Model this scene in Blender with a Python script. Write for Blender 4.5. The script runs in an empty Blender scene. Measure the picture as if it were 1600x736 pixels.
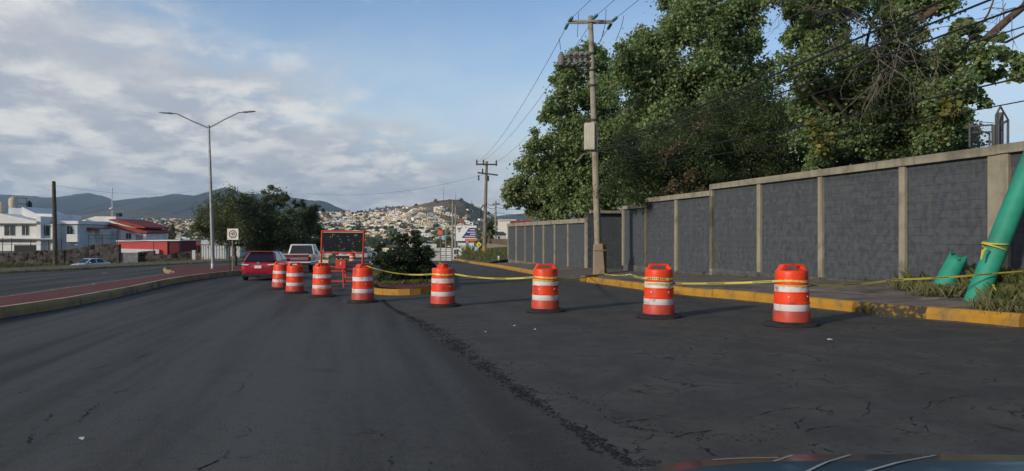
import bpy, math, random
import numpy as np
from mathutils import Vector, Matrix
random.seed(7)
RNG = np.random.default_rng(11)
S = bpy.context.scene
COL = S.collection
R = math.radians
F = 1180.0                                    # focal length in photograph pixels (1600 wide)

# ------------------------------------------------------------------ camera
cam = bpy.data.cameras.new('camera')
cam.sensor_width = 36.0
cam.lens = 36.0 * F / 1600.0
cam.clip_start = 0.05
cam.clip_end = 30000
camo = bpy.data.objects.new('camera', cam)
COL.objects.link(camo)
camo.location = (0, 0, 0)
camo.rotation_euler = (R(90), 0, 0)
S.camera = camo

# ------------------------------------------------------------------ light
SUN_EL, SUN_AZ = 17.0, 228.0                  # azimuth clockwise from +Y: behind the camera, to the left
sv = Vector((math.sin(R(SUN_AZ)) * math.cos(R(SUN_EL)), math.cos(R(SUN_AZ)) * math.cos(R(SUN_EL)), math.sin(R(SUN_EL))))
sl = bpy.data.lights.new('sun', 'SUN')
sl.energy = 2.9
sl.angle = R(4.0)
sl.color = (1.0, 0.90, 0.77)
so = bpy.data.objects.new('sun', sl)
COL.objects.link(so)
so.rotation_euler = sv.to_track_quat('Z', 'Y').to_euler()

vs = S.view_settings
vs.view_transform = 'Standard'
vs.look = 'None'
vs.exposure = 0.27
vs.gamma = 1.0
S.cycles.use_denoising = True
S.cycles.max_bounces = 6
S.cycles.transparent_max_bounces = 8
S.cycles.volume_bounces = 0

def N(nt, typ, **kw):
    n = nt.nodes.new(typ)
    for k, v in kw.items():
        if k.startswith('i_'):
            n.inputs[k[2:].replace('__', ' ')].default_value = v
        else:
            setattr(n, k, v)
    return n

def math_node(nt, op, a, b=None, c=None, clamp=False):
    n = nt.nodes.new('ShaderNodeMath')
    n.operation = op
    n.use_clamp = clamp
    for i, v in enumerate((a, b, c)):
        if v is None:
            continue
        if isinstance(v, (int, float)):
            n.inputs[i].default_value = v
        else:
            nt.links.new(v, n.inputs[i])
    return n.outputs[0]

def smooth(nt, v, lo, hi, a=0.0, b=1.0):
    n = nt.nodes.new('ShaderNodeMapRange')
    n.interpolation_type = 'SMOOTHSTEP'
    nt.links.new(v, n.inputs['Value'])
    n.inputs['From Min'].default_value = lo
    n.inputs['From Max'].default_value = hi
    n.inputs['To Min'].default_value = a
    n.inputs['To Max'].default_value = b
    return n.outputs[0]

def mixc(nt, fac, a, b):
    n = nt.nodes.new('ShaderNodeMix')
    n.data_type = 'RGBA'
    for sock, v in ((n.inputs[0], fac), (n.inputs[6], a), (n.inputs[7], b)):
        if isinstance(v, (int, float)):
            sock.default_value = v
        elif isinstance(v, tuple):
            sock.default_value = (*v[:3], 1)
        else:
            nt.links.new(v, sock)
    return n.outputs[2]

# sky: Nishita air with a layer of broken cloud, thickest to the left
W = bpy.data.worlds.new('World')
S.world = W
W.use_nodes = True
nt = W.node_tree
nt.nodes.clear()
sky = N(nt, 'ShaderNodeTexSky', sky_type='NISHITA', sun_disc=False)
sky.sun_elevation = R(SUN_EL)
sky.sun_rotation = R(SUN_AZ)
sky.altitude = 1400
sky.air_density = 1.0
sky.dust_density = 1.0
sky.ozone_density = 2.5
tc = N(nt, 'ShaderNodeTexCoord')
sep = N(nt, 'ShaderNodeSeparateXYZ')
nt.links.new(tc.outputs['Generated'], sep.inputs[0])
X, Y, Z = sep.outputs
Zc = math_node(nt, 'ADD', math_node(nt, 'MAXIMUM', Z, 0.0), 0.17)
cx = math_node(nt, 'DIVIDE', X, Zc)
cy = math_node(nt, 'DIVIDE', Y, Zc)
comb = N(nt, 'ShaderNodeCombineXYZ')
nt.links.new(math_node(nt, 'ADD', cx, math_node(nt, 'MULTIPLY', cy, 0.15)), comb.inputs[0])
nt.links.new(math_node(nt, 'MULTIPLY', cy, 0.8), comb.inputs[1])
def noise(vec, scale, det, rough, dist=0.0):
    n = N(nt, 'ShaderNodeTexNoise')
    n.inputs['Scale'].default_value = scale
    n.inputs['Detail'].default_value = det
    n.inputs['Roughness'].default_value = rough
    n.inputs['Distortion'].default_value = dist
    nt.links.new(vec, n.inputs['Vector'])
    return n.outputs['Fac']
n1 = noise(comb.outputs[0], 0.95, 9, 0.58, 0.1)
n2 = noise(comb.outputs[0], 4.2, 8, 0.60, 0.15)
n3 = noise(comb.outputs[0], 1.9, 7, 0.58, 0.1)
# cover: heavy where the view bears left, thinning to open blue on the right
az = math_node(nt, 'ARCTAN2', X, Y)
elv = math_node(nt, 'ARCSINE', math_node(nt, 'MINIMUM', math_node(nt, 'MAXIMUM', Z, -1.0), 1.0))
lean = math_node(nt, 'ADD', az, math_node(nt, 'MULTIPLY', elv, 2.2))
cover = smooth(nt, lean, -0.15, 0.42, 0.35, -0.02)
c0 = math_node(nt, 'ADD', math_node(nt, 'MULTIPLY', n1, 0.68), math_node(nt, 'MULTIPLY', n2, 0.36))
dens = smooth(nt, math_node(nt, 'ADD', c0, cover), 0.55, 0.80)
low = smooth(nt, elv, 0.04, 0.37, 0.97, 0.0)            # pale veil low over the horizon
veil = math_node(nt, 'MULTIPLY', low, smooth(nt, n3, 0.30, 0.62, 0.6, 1.0))
cl = mixc(nt, smooth(nt, n2, 0.38, 0.62), (0.37, 0.395, 0.455), (0.76, 0.74, 0.70))
cl = mixc(nt, smooth(nt, n3, 0.42, 0.60, 0.0, 0.7), cl, (0.42, 0.44, 0.49))
vc = (0.60, 0.67, 0.69)
bgS = N(nt, 'ShaderNodeBackground')
skc = N(nt, 'ShaderNodeHueSaturation', i_Saturation=1.06, i_Value=1.22)
nt.links.new(sky.outputs[0], skc.inputs['Color'])
nt.links.new(skc.outputs[0], bgS.inputs[0])
bgS.inputs[1].default_value = 0.115
bgV = N(nt, 'ShaderNodeBackground')
bgV.inputs[0].default_value = (*vc, 1)
bgC = N(nt, 'ShaderNodeBackground')
nt.links.new(cl, bgC.inputs[0])
bgC.inputs[1].default_value = 1.0
m1 = N(nt, 'ShaderNodeMixShader')
nt.links.new(veil, m1.inputs[0]); nt.links.new(bgS.outputs[0], m1.inputs[1]); nt.links.new(bgV.outputs[0], m1.inputs[2])
m2 = N(nt, 'ShaderNodeMixShader')
nt.links.new(math_node(nt, 'MULTIPLY', dens, 0.93), m2.inputs[0]); nt.links.new(m1.outputs[0], m2.inputs[1]); nt.links.new(bgC.outputs[0], m2.inputs[2])
wo = N(nt, 'ShaderNodeOutputWorld')
nt.links.new(m2.outputs[0], wo.inputs['Surface'])

# ------------------------------------------------------------------ materials
MATS = {}
def mat(name, col, rough=0.8, col2=None, scale=4.0, det=5, lo=0.35, hi=0.65, bump=0.0, bscale=30.0, metal=0.0, spec=0.3, trans=None, coat=0.0,
        dirt=None, dscale=0.7, dlo=0.5, dhi=0.75, isl=None, coord='Object', streak=None):
    if name in MATS:
        return MATS[name]
    m = bpy.data.materials.new(name)
    m.use_nodes = True
    nt = m.node_tree
    b = nt.nodes['Principled BSDF']
    b.inputs['Roughness'].default_value = rough
    b.inputs['Metallic'].default_value = metal
    b.inputs['Specular IOR Level'].default_value = spec
    b.inputs['Coat Weight'].default_value = coat
    c = tuple(col)
    tcn = N(nt, 'ShaderNodeTexCoord')
    def nz(sc, d=5, r=0.55):
        n = N(nt, 'ShaderNodeTexNoise')
        n.inputs['Scale'].default_value = sc
        n.inputs['Detail'].default_value = d
        n.inputs['Roughness'].default_value = r
        nt.links.new(N(nt, 'ShaderNodeNewGeometry').outputs['Position'] if coord == 'World' else tcn.outputs[coord], n.inputs['Vector'])
        return n.outputs['Fac']
    if col2 is not None:
        c = mixc(nt, smooth(nt, nz(scale, det), lo, hi), c, tuple(col2))
    if isl is not None:
        g = N(nt, 'ShaderNodeNewGeometry')
        c = mixc(nt, smooth(nt, g.outputs['Random Per Island'], 0.0, 1.0), c, tuple(isl))
    if dirt is not None:
        c = mixc(nt, smooth(nt, nz(dscale, 6, 0.6), dlo, dhi), c, tuple(dirt))
    if streak is not None:
        mp_ = N(nt, 'ShaderNodeMapping'); mp_.inputs['Scale'].default_value = (2.6, 2.6, 0.16)
        nt.links.new(N(nt, 'ShaderNodeNewGeometry').outputs['Position'], mp_.inputs[0])
        q_ = N(nt, 'ShaderNodeTexNoise'); q_.inputs['Scale'].default_value = 1.6; q_.inputs['Detail'].default_value = 6; q_.inputs['Roughness'].default_value = 0.62
        nt.links.new(mp_.outputs[0], q_.inputs['Vector'])
        c = mixc(nt, smooth(nt, q_.outputs['Fac'], 0.50, 0.70, 0, 0.75), c, tuple(streak))
    if isinstance(c, tuple):
        b.inputs['Base Color'].default_value = (*c[:3], 1)
    else:
        nt.links.new(c, b.inputs['Base Color'])
    if bump > 0:
        bn = N(nt, 'ShaderNodeBump')
        bn.inputs['Strength'].default_value = 1.0
        bn.inputs['Distance'].default_value = bump
        nt.links.new(nz(bscale, 4), bn.inputs['Height'])
        nt.links.new(bn.outputs[0], b.inputs['Normal'])
    if trans is not None:
        t = N(nt, 'ShaderNodeBsdfTranslucent')
        t.inputs[0].default_value = (*trans, 1)
        mx = N(nt, 'ShaderNodeMixShader')
        mx.inputs[0].default_value = 0.3
        nt.links.new(b.outputs[0], mx.inputs[1])
        nt.links.new(t.outputs[0], mx.inputs[2])
        nt.links.new(mx.outputs[0], nt.nodes['Material Output'].inputs['Surface'])
    MATS[name] = m
    return m

# ------------------------------------------------------------------ mesh builder
def frame(d):
    d = Vector(d).normalized()
    up = Vector((0, 0, 1)) if abs(d.z) < 0.95 else Vector((1, 0, 0))
    a = d.cross(up).normalized()
    return a, a.cross(d).normalized()

class MB:
    def __init__(s):
        s.v, s.f = [], []
    def add(s, vs, fs):
        o = len(s.v)
        s.v.extend([tuple(p) for p in vs])
        s.f.extend([tuple(i + o for i in f) for f in fs])
        return s
    def obox(s, o, a, b, c):
        o, a, b, c = Vector(o), Vector(a), Vector(b), Vector(c)
        vs = [o, o + a, o + a + b, o + b, o + c, o + a + c, o + a + b + c, o + b + c]
        if a.cross(b).dot(c) < 0:
            fs = [(0, 1, 2, 3), (4, 7, 6, 5), (0, 4, 5, 1), (1, 5, 6, 2), (2, 6, 7, 3), (3, 7, 4, 0)]
        else:
            fs = [(3, 2, 1, 0), (4, 5, 6, 7), (0, 1, 5, 4), (1, 2, 6, 5), (2, 3, 7, 6), (3, 0, 4, 7)]
        return s.add(vs, fs)
    def box(s, cx, cy, cz, sx, sy, sz, rz=0.0):
        c, n = math.cos(rz), math.sin(rz)
        a = Vector((c * sx, n * sx, 0)); b = Vector((-n * sy, c * sy, 0)); z = Vector((0, 0, sz))
        return s.obox(Vector((cx, cy, cz)) - a / 2 - b / 2 - z / 2, a, b, z)
    def bbox(s, x0, x1, y0, y1, z0, z1):
        return s.box((x0 + x1) / 2, (y0 + y1) / 2, (z0 + z1) / 2, x1 - x0, y1 - y0, z1 - z0)
    def tube(s, pts, rad, n=8, caps=True):
        pts = [Vector(p) for p in pts]
        if isinstance(rad, (int, float)):
            rad = [rad] * len(pts)
        vs, fs = [], []
        ref = None
        for i, p in enumerate(pts):
            d = (pts[min(i + 1, len(pts) - 1)] - pts[max(i - 1, 0)])
            if d.length < 1e-9:
                d = Vector((0, 0, 1))
            d.normalize()
            if ref is None:
                a, b = frame(d)
            else:
                a = (ref - d * ref.dot(d))
                a = a.normalized() if a.length > 1e-6 else frame(d)[0]
                b = a.cross(d)
            ref = a
            for k in range(n):
                t = 2 * math.pi * k / n
                vs.append(p + (a * math.cos(t) + b * math.sin(t)) * rad[i])
        for i in range(len(pts) - 1):
            for k in range(n):
                k2 = (k + 1) % n
                fs.append((i * n + k, i * n + k2, (i + 1) * n + k2, (i + 1) * n + k))
        if caps:
            fs.append(tuple(range(n - 1, -1, -1)))
            fs.append(tuple((len(pts) - 1) * n + k for k in range(n)))
        return s.add(vs, fs)
    def lathe(s, prof, n=24, c=(0, 0, 0), caps=True):
        vs, fs = [], []
        for r, z in prof:
            for k in range(n):
                t = 2 * math.pi * k / n
                vs.append((c[0] + r * math.cos(t), c[1] + r * math.sin(t), c[2] + z))
        for i in range(len(prof) - 1):
            for k in range(n):
                k2 = (k + 1) % n
                fs.append((i * n + k, i * n + k2, (i + 1) * n + k2, (i + 1) * n + k))
        if caps:
            fs.append(tuple(range(n - 1, -1, -1)))
            fs.append(tuple((len(prof) - 1) * n + k for k in range(n)))
        return s.add(vs, fs)
    def prism(s, poly, o, ex, ey, ez):
        """poly (u,v) in the plane ex,ey at o, thickened along the vector ez"""
        o, ex, ey, ez = Vector(o), Vector(ex), Vector(ey), Vector(ez)
        n = len(poly)
        a = [o + ex * u + ey * v for u, v in poly]
        vs = a + [p + ez for p in a]
        fs = [tuple(range(n - 1, -1, -1)), tuple(range(n, 2 * n))] + [(i, (i + 1) % n, n + (i + 1) % n, n + i) for i in range(n)]
        return s.add(vs, fs)
    def sphere(s, c, r, seg=12, rings=8, sz=1.0):
        prof = [(max(1e-4, r * math.sin(math.pi * i / rings)), -r * sz * math.cos(math.pi * i / rings)) for i in range(rings + 1)]
        return s.lathe(prof, seg, c, caps=False)
    def build(s, name, m, parent=None, smooth=False, w=False, sub=0, bevel=0.0):
        me = bpy.data.meshes.new(name)
        v = s.v
        if w and parent is not None:
            r = parent
            while r.parent is not None:
                r = r.parent
            L = r.location
            v = [(a - L.x, b - L.y, c - L.z) for a, b, c in v]
        me.from_pydata(v, [], s.f)
        me.validate()
        me.materials.append(m)
        if smooth:
            me.shade_smooth()
            if smooth == 2:
                me.set_sharp_from_angle(angle=R(40))
        o = bpy.data.objects.new(name, me)
        COL.objects.link(o)
        if parent is not None:
            o.parent = parent
        if bevel:
            b = o.modifiers.new('bevel', 'BEVEL'); b.width = bevel; b.segments = 2; b.limit_method = 'ANGLE'
        if sub:
            q = o.modifiers.new('sub', 'SUBSURF'); q.levels = sub; q.render_levels = sub
        return o

def tag(o, label=None, cat=None, group=None, kind=None):
    if label: o['label'] = label
    if cat: o['category'] = cat
    if group: o['group'] = group
    if kind: o['kind'] = kind
    return o
def thing(name, label, cat, loc=(0, 0, 0), rz=0.0, group=None):
    o = bpy.data.objects.new(name, None)
    o.empty_display_size = 0.2
    COL.objects.link(o)
    o.location = loc
    o.rotation_euler = (0, 0, rz)
    return tag(o, label, cat, group)
def struct_root(name):
    o = bpy.data.objects.new(name, None)
    COL.objects.link(o)
    o['kind'] = 'structure'
    return o
KIDS = {}
def copy_tree(o, parent=None, all_objs=None):
    c = o.copy()
    COL.objects.link(c)
    if parent is not None:
        c.parent = parent
    for ch in [x for x in COL.objects if x.parent == o]:
        copy_tree(ch, c)
    return c
def px(p, q, d):
    """the point at depth d on the ray through photograph pixel (p, q)"""
    return Vector(((p - 800) / F * d, d, (368 - q) / F * d))

def fast_mesh(name, V, Fq, m, parent=None, smooth=False, attr=None):
    """V (n,3) array, Fq (k,4) or (k,3) array"""
    me = bpy.data.meshes.new(name)
    k = Fq.shape[1]
    me.vertices.add(len(V)); me.vertices.foreach_set('co', np.ascontiguousarray(V, np.float32).ravel())
    me.loops.add(Fq.size); me.loops.foreach_set('vertex_index', np.ascontiguousarray(Fq, np.int32).ravel())
    me.polygons.add(len(Fq))
    me.polygons.foreach_set('loop_start', np.arange(0, Fq.size, k, dtype=np.int32))
    me.polygons.foreach_set('loop_total', np.full(len(Fq), k, np.int32))
    me.update(calc_edges=True)
    me.materials.append(m)
    if smooth:
        me.shade_smooth()
    o = bpy.data.objects.new(name, me)
    COL.objects.link(o)
    if parent is not None:
        o.parent = parent
    return o

# ------------------------------------------------------------------ the lie of the land
def sstep(a, b, x):
    t = np.clip((x - a) / (b - a), 0, 1)
    return t * t * (3 - 2 * t)
def bumpf(x, y, cx, cy, h, sl_, sr, sy):
    sx = np.where(x < cx, sl_, sr)
    return h * np.exp(-((x - cx) / sx) ** 2 - ((y - cy) / sy) ** 2)
def G(x, y):
    x = np.asarray(x, float); y = np.asarray(y, float)
    z = -1.5 + 0.02 * np.clip(x, -9, 9) - 0.015 * np.clip(y, -60, 85)
    z = z - 0.85 * sstep(-35.5, -42, x)
    d = np.hypot(x, y)
    z = z - 0.05 * np.clip(y - 85, 0, 190) * sstep(80, 110, y)
    z = z + 0.028 * np.clip(d - 330, 0, 3600)
    far = sstep(300, 700, d)
    z = z + far * (bumpf(x, y, -94, 1250, 44, 105, 62, 260) + bumpf(x, y, -330, 1500, 24, 190, 200, 320)
                   + bumpf(x, y, -345, 2600, 44, 150, 110, 260) + bumpf(x, y, -500, 2650, 20, 120, 120, 260)
                   + bumpf(x, y, -1487, 3000, 34, 130, 130, 200))
    return z
def g(x, y):
    return float(G(x, y))
def polyat(pts, y):
    ys = [p[1] for p in pts]; xs = [p[0] for p in pts]
    return float(np.interp(y, ys, xs))
# ================================================================== THE SETTING
K_RIGHT = [(12.2, -2), (10.6, 5), (9.2, 10.2), (8.4, 12.5), (8.1, 13.46), (7.36, 14.9), (6.05, 19.3), (4.75, 22.9), (2.95, 31.3)]   # foot of the near right kerb
K_FAR = [(1.55, 38.0), (1.2, 40), (-0.94, 55), (-3.6, 70), (-6.6, 90), (-9.5, 110)]                                    # right kerb past the recess
K_MED = [(-9.8, -4), (-10.8, 8), (-12.0, 17.8), (-12.3, 20.8), (-13.4, 26.3), (-15.3, 34), (-16.2, 40), (-16.4, 44.8), (-16.3, 55), (-15.9, 75), (-15.5, 95)]
K_MEDB = [(-11.6, -4), (-12.9, 8), (-14.6, 20), (-15.0, 22), (-16.3, 28.5), (-18.7, 40.8), (-20.8, 46), (-23.5, 51), (-25.3, 57), (-25.5, 75), (-25.5, 95)]
K_LEFT = [(-31.5, -4), (-31.8, 20), (-32, 47), (-31.6, 60), (-31.5, 75), (-31.0, 95)]
ISL_R = [(-3.55, 24.6), (-2.75, 25.7), (-2.75, 30), (-3.9, 45), (-5.6, 60), (-7.4, 75), (-10.0, 95)]
ISL_L = [(-3.55, 24.6), (-4.75, 26.4), (-5.6, 30), (-6.9, 38), (-8.0, 50), (-9.3, 65), (-10.5, 80), (-11.5, 95)]

asphalt = bpy.data.materials.new('asphalt')
asphalt.use_nodes = True
nt = asphalt.node_tree
b = nt.nodes['Principled BSDF']
tcn = N(nt, 'ShaderNodeTexCoord')
sp = N(nt, 'ShaderNodeSeparateXYZ'); nt.links.new(tcn.outputs['Object'], sp.inputs[0])
def anz(sx, sy, sc, d, r, dist=0.0, typ='ShaderNodeTexNoise'):
    mr = N(nt, 'ShaderNodeMapping'); mr.inputs['Rotation'].default_value = (0, 0, R(-12.7))
    nt.links.new(tcn.outputs['Object'], mr.inputs[0])
    mp = N(nt, 'ShaderNodeMapping'); mp.inputs['Scale'].default_value = (sx, sy, 1)
    nt.links.new(mr.outputs[0], mp.inputs[0])
    n = N(nt, 'ShaderNodeTexNoise'); n.inputs['Scale'].default_value = sc; n.inputs['Detail'].default_value = d; n.inputs['Roughness'].default_value = r; n.inputs['Distortion'].default_value = dist
    nt.links.new(mp.outputs[0], n.inputs['Vector'])
    return n.outputs['Fac']
big = anz(1, 0.045, 0.9, 5, 0.6, 0.15)
blot = anz(1, 0.8, 1.3, 6, 0.65)
grain = anz(1, 1, 55, 3, 0.7)
fine = anz(1, 1, 160, 2, 0.6)
# the side road right of the seam is the older, browner surface
sx_ = math_node(nt, 'ADD', sp.outputs[0], math_node(nt, 'MULTIPLY', math_node(nt, 'SUBTRACT', sp.outputs[1], 5.1), 0.274))
old = smooth(nt, sx_, 0.75, 0.85)
c_new = mixc(nt, smooth(nt, big, 0.35, 0.68), (0.046, 0.045, 0.041), (0.094, 0.090, 0.080))
c_old = mixc(nt, smooth(nt, blot, 0.33, 0.7), (0.060, 0.057, 0.049), (0.104, 0.096, 0.081))
c = mixc(nt, old, c_new, c_old)
c = mixc(nt, smooth(nt, blot, 0.60, 0.74, 0.0, 0.5), c, (0.034, 0.035, 0.038))
mid = anz(1, 1, 9, 6, 0.75)
c = mixc(nt, smooth(nt, mid, 0.52, 0.66, 0.0, 0.35), c, (0.105, 0.100, 0.090))
c = mixc(nt, smooth(nt, mid, 0.46, 0.34, 0.0, 0.45), c, (0.022, 0.022, 0.021))
c = mixc(nt, smooth(nt, grain, 0.52, 0.72, 0.0, 0.45), c, (0.115, 0.112, 0.106))
c = mixc(nt, smooth(nt, fine, 0.50, 0.32, 0.0, 0.6), c, (0.016, 0.017, 0.018))
# fine map cracking, mostly in the old surface
vo = N(nt, 'ShaderNodeTexVoronoi', feature='DISTANCE_TO_EDGE'); vo.inputs['Scale'].default_value = 2.2
wv = N(nt, 'ShaderNodeVectorMath', operation='ADD')
nn = N(nt, 'ShaderNodeTexNoise'); nn.inputs['Scale'].default_value = 2.5; nn.inputs['Detail'].default_value = 5
nt.links.new(tcn.outputs['Object'], nn.inputs['Vector'])
sc_ = N(nt, 'ShaderNodeVectorMath', operation='SCALE'); sc_.inputs['Scale'].default_value = 0.75
nt.links.new(nn.outputs['Color'], sc_.inputs[0]); nt.links.new(tcn.outputs['Object'], wv.inputs[0]); nt.links.new(sc_.outputs[0], wv.inputs[1])
nt.links.new(wv.outputs[0], vo.inputs['Vector'])
crk = smooth(nt, vo.outputs['Distance'], 0.028, 0.010)
cmask = math_node(nt, 'MULTIPLY', smooth(nt, blot, 0.50, 0.62), smooth(nt, old, 0, 1, 0.25, 1.0))
crk = math_node(nt, 'MULTIPLY', crk, cmask)
c = mixc(nt, math_node(nt, 'MULTIPLY', crk, 0.85), c, (0.010, 0.010, 0.011))
nt.links.new(c, b.inputs['Base Color'])
nt.links.new(smooth(nt, big, 0.3, 0.7, 0.92, 0.75), b.inputs['Roughness'])
b.inputs['Specular IOR Level'].default_value = 0.2
bn = N(nt, 'ShaderNodeBump'); bn.inputs['Distance'].default_value = 0.006
hh = math_node(nt, 'SUBTRACT', grain, math_node(nt, 'MULTIPLY', crk, 2.0))
nt.links.new(hh, bn.inputs['Height']); nt.links.new(bn.outputs[0], b.inputs['Normal'])

# terrain: one polar sheet out to nine kilometres
def terrain():
    rr = np.concatenate([np.linspace(0.5, 110, 90), np.geomspace(114, 3400, 120), np.geomspace(3600, 9500, 14)])
    th = np.concatenate([np.linspace(-180, -48, 34)[:-1], np.linspace(-48, 48, 240), np.linspace(48, 180, 34)[1:-1]])
    T, Rr = np.meshgrid(np.radians(th), rr)
    Xx, Yy = Rr * np.sin(T), Rr * np.cos(T)
    Zz = G(Xx, Yy)
    xr = np.interp(Yy, [-6, 13, 23, 31, 40, 55, 70, 90, 110], [12.5, 8.3, 4.9, 3.1, 1.3, -.9, -3.6, -6.6, -9.5])
    inroad = (Xx > -32.5) & (Xx < xr + 0.6) & (Yy > -20) & (Yy < 118)
    near = (Rr < 130)
    Zz = Zz - np.where(inroad, 0.14, 0.0) - np.where(near & ~inroad & (Xx > 0) & (Yy < 60), 0.03, 0)
    rough = RNG.normal(0, 1, Zz.shape)
    Zz = Zz + np.where(Rr > 400, rough * 0.8 * np.clip((Rr - 400) / 900, 0, 1), 0)
    n, m_ = Xx.shape
    V = np.stack([Xx, Yy, Zz], -1).reshape(-1, 3)
    i, j = np.meshgrid(np.arange(n - 1), np.arange(m_), indexing='ij')
    j2 = (j + 1) % m_
    Q = np.stack([i * m_ + j, i * m_ + j2, (i + 1) * m_ + j2, (i + 1) * m_ + j], -1).reshape(-1, 4)[:, ::-1]
    m = bpy.data.materials.new('dry_earth_and_scrub'); m.use_nodes = True
    nt = m.node_tree; b = nt.nodes['Principled BSDF']; b.inputs['Roughness'].default_value = 0.95; b.inputs['Specular IOR Level'].default_value = 0.1
    t = N(nt, 'ShaderNodeTexCoord')
    def nz(s, d):
        q = N(nt, 'ShaderNodeTexNoise'); q.inputs['Scale'].default_value = s; q.inputs['Detail'].default_value = d; q.inputs['Roughness'].default_value = 0.65
        nt.links.new(t.outputs['Object'], q.inputs['Vector']); return q.outputs['Fac']
    c = mixc(nt, smooth(nt, nz(0.02, 9), 0.40, 0.60), (0.200, 0.160, 0.105), (0.088, 0.100, 0.050))
    c = mixc(nt, smooth(nt, nz(0.09, 8), 0.48, 0.62), c, (0.070, 0.084, 0.042))
    c = mixc(nt, smooth(nt, nz(0.006, 6), 0.52, 0.66, 0, 0.8), c, (0.25, 0.165, 0.10))
    c = mixc(nt, smooth(nt, nz(2.0, 6), 0.5, 0.68, 0, 0.35), c, (0.19, 0.155, 0.115))
    nt.links.new(c, b.inputs['Base Color'])
    o = fast_mesh('ground', V, Q, m, smooth=True); o['kind'] = 'structure'
terrain()

def ribbon(name, A, B, ys, cols, zoff, m, lift=None):
    """a sheet between two long polylines A and B (both given x at y)"""
    V, Q = [], []
    for y in ys:
        a, b_ = polyat(A, y), polyat(B, y)
        for k in range(cols + 1):
            x = a + (b_ - a) * k / cols
            V.append((x, y, g(x, y) + zoff + (lift(k / cols, y) if lift else 0)))
    n = cols + 1
    for i in range(len(ys) - 1):
        for k in range(cols):
            Q.append((i * n + k, i * n + k + 1, (i + 1) * n + k + 1, (i + 1) * n + k))
    mb = MB(); mb.v = V; mb.f = Q
    return mb.build(name, m, smooth=True)

# the roadway: one sheet from the far left kerb to the right kerbs
RK = [(12.6, -16), (12.2, -2), (10.6, 5), (9.2, 10.2), (8.4, 12.5), (7.4, 14.9), (6.1, 19.3), (4.8, 22.9), (3.0, 31.3), (1.65, 38.0), (-.9, 55), (-3.5, 70), (-6.5, 90), (-9.4, 110), (-10.5, 118)]
RK = [(x + 0.12, y) for x, y in RK]
road = ribbon('road', [(-32, -16), (-32.2, 118)], RK, list(np.arange(-16, 118.1, 1.0)), 46, 0.0, asphalt)
road['kind'] = 'structure'

# ---- kerbs: blocks laid along a line
yel = mat('kerb_yellow', (0.44, 0.225, 0.020), 0.8, (0.36, 0.19, 0.028), 3.0, bump=0.004, bscale=25, dirt=(0.17, 0.12, 0.06), dscale=2.2, dlo=0.50, dhi=0.74)
yel_old = mat('kerb_worn_yellow', (0.40, 0.27, 0.08), 0.85, (0.30, 0.225, 0.11), 2.0, bump=0.004, bscale=25, dirt=(0.16, 0.135, 0.09), dscale=1.2, dlo=0.45, dhi=0.65)
yel_top = mat('kerb_concrete_and_lit_top', (0.52, 0.46, 0.34), 0.85, (0.40, 0.35, 0.25), 2.0, bump=0.003, bscale=25, dirt=(0.10, 0.09, 0.07), dscale=1.2)
broken = mat('broken_kerb_concrete', (0.055, 0.045, 0.032), 0.95, (0.25, 0.15, 0.03), 9.0, lo=0.48, hi=0.62, bump=0.03, bscale=18)

def resample(pts, step):
    P_ = [Vector((x, y)) for x, y in pts]
    out, acc = [P_[0]], 0.0
    # Catmull-Rom densify first
    D = []
    for i in range(len(P_) - 1):
        p0, p1, p2, p3 = P_[max(i - 1, 0)], P_[i], P_[i + 1], P_[min(i + 2, len(P_) - 1)]
        m = max(2, int((p2 - p1).length / 0.15))
        for k in range(m):
            t = k / m
            D.append(p1 + (p2 - p1) * t if (p2 - p1).length > 12 else 0.5 * ((2 * p1) + (p2 - p0) * t + (2 * p0 - 5 * p1 + 4 * p2 - p3) * t * t + (3 * p1 - p0 - 3 * p2 + p3) * t ** 3))
    D.append(P_[-1])
    for a, b_ in zip(D, D[1:]):
        seg = (b_ - a).length
        while acc + seg >= step:
            q = (step - acc) / seg
            a = a + (b_ - a) * q
            seg = (b_ - a).length
            acc = 0.0
            out.append(a.copy())
        acc += seg
    return out

def kerb(name, pts, side, h, w, m, block=1.8, breaks=(), wfun=None):
    """side +1: the pavement lies to the right of the direction of travel"""
    root = struct_root(name)
    q = resample(pts, block / 3)
    for i in range(0, len(q) - 3, 3):
        mb = MB()
        rings = []
        sub_ = q[i:i + 4]
        jit = random.uniform(-0.008, 0.008)
        for k, p in enumerate(sub_):
            a = q[max(i + k - 1, 0)]; b_ = q[min(i + k + 1, len(q) - 1)]
            t = (b_ - a).normalized(); n = Vector((t.y, -t.x)) * side
            e = t * (0.012 if k == 0 else (-0.012 if k == 3 else 0))
            z = g(p.x, p.y)
            hh = h + jit
            prof = [(0.0, -0.12), (0.0 + jit * 0.6, hh * 0.55), (0.02 + jit * .6, hh - 0.035), (0.055, hh), (w, hh + 0.005), (w, -0.12)]
            if breaks and breaks[0] <= i // 3 < breaks[1]:
                prof = [(0.03 + random.uniform(0, .05), -0.12), (0.03 + random.uniform(0, .07), hh * .35), (0.08 + random.uniform(0, .06), hh * .62), (0.10 + random.uniform(0, 0.05), hh * .9), (w, hh), (w, -0.12)]
            rings.append([(p.x + e.x + n.x * u, p.y + e.y + n.y * u, z + v) for u, v in prof])
        vs_ = [v for r in rings for v in r]; fs = []
        for k in range(3):
            for j in range(6):
                j2 = (j + 1) % 6
                fs.append((k * 6 + j, k * 6 + j2, (k + 1) * 6 + j2, (k + 1) * 6 + j))
        fs.append(tuple(range(5, -1, -1))); fs.append(tuple(18 + j for j in range(6)))
        if side < 0:
            fs = [f[::-1] for f in fs]
        mb.add(vs_, fs)
        isb = breaks and breaks[0] <= i // 3 < breaks[1]
        o = mb.build('kerb_block', broken if isb else m, root)
        if isb:
            o['label'] = 'crumbled kerb block with its yellow paint broken away'
    return root
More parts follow.
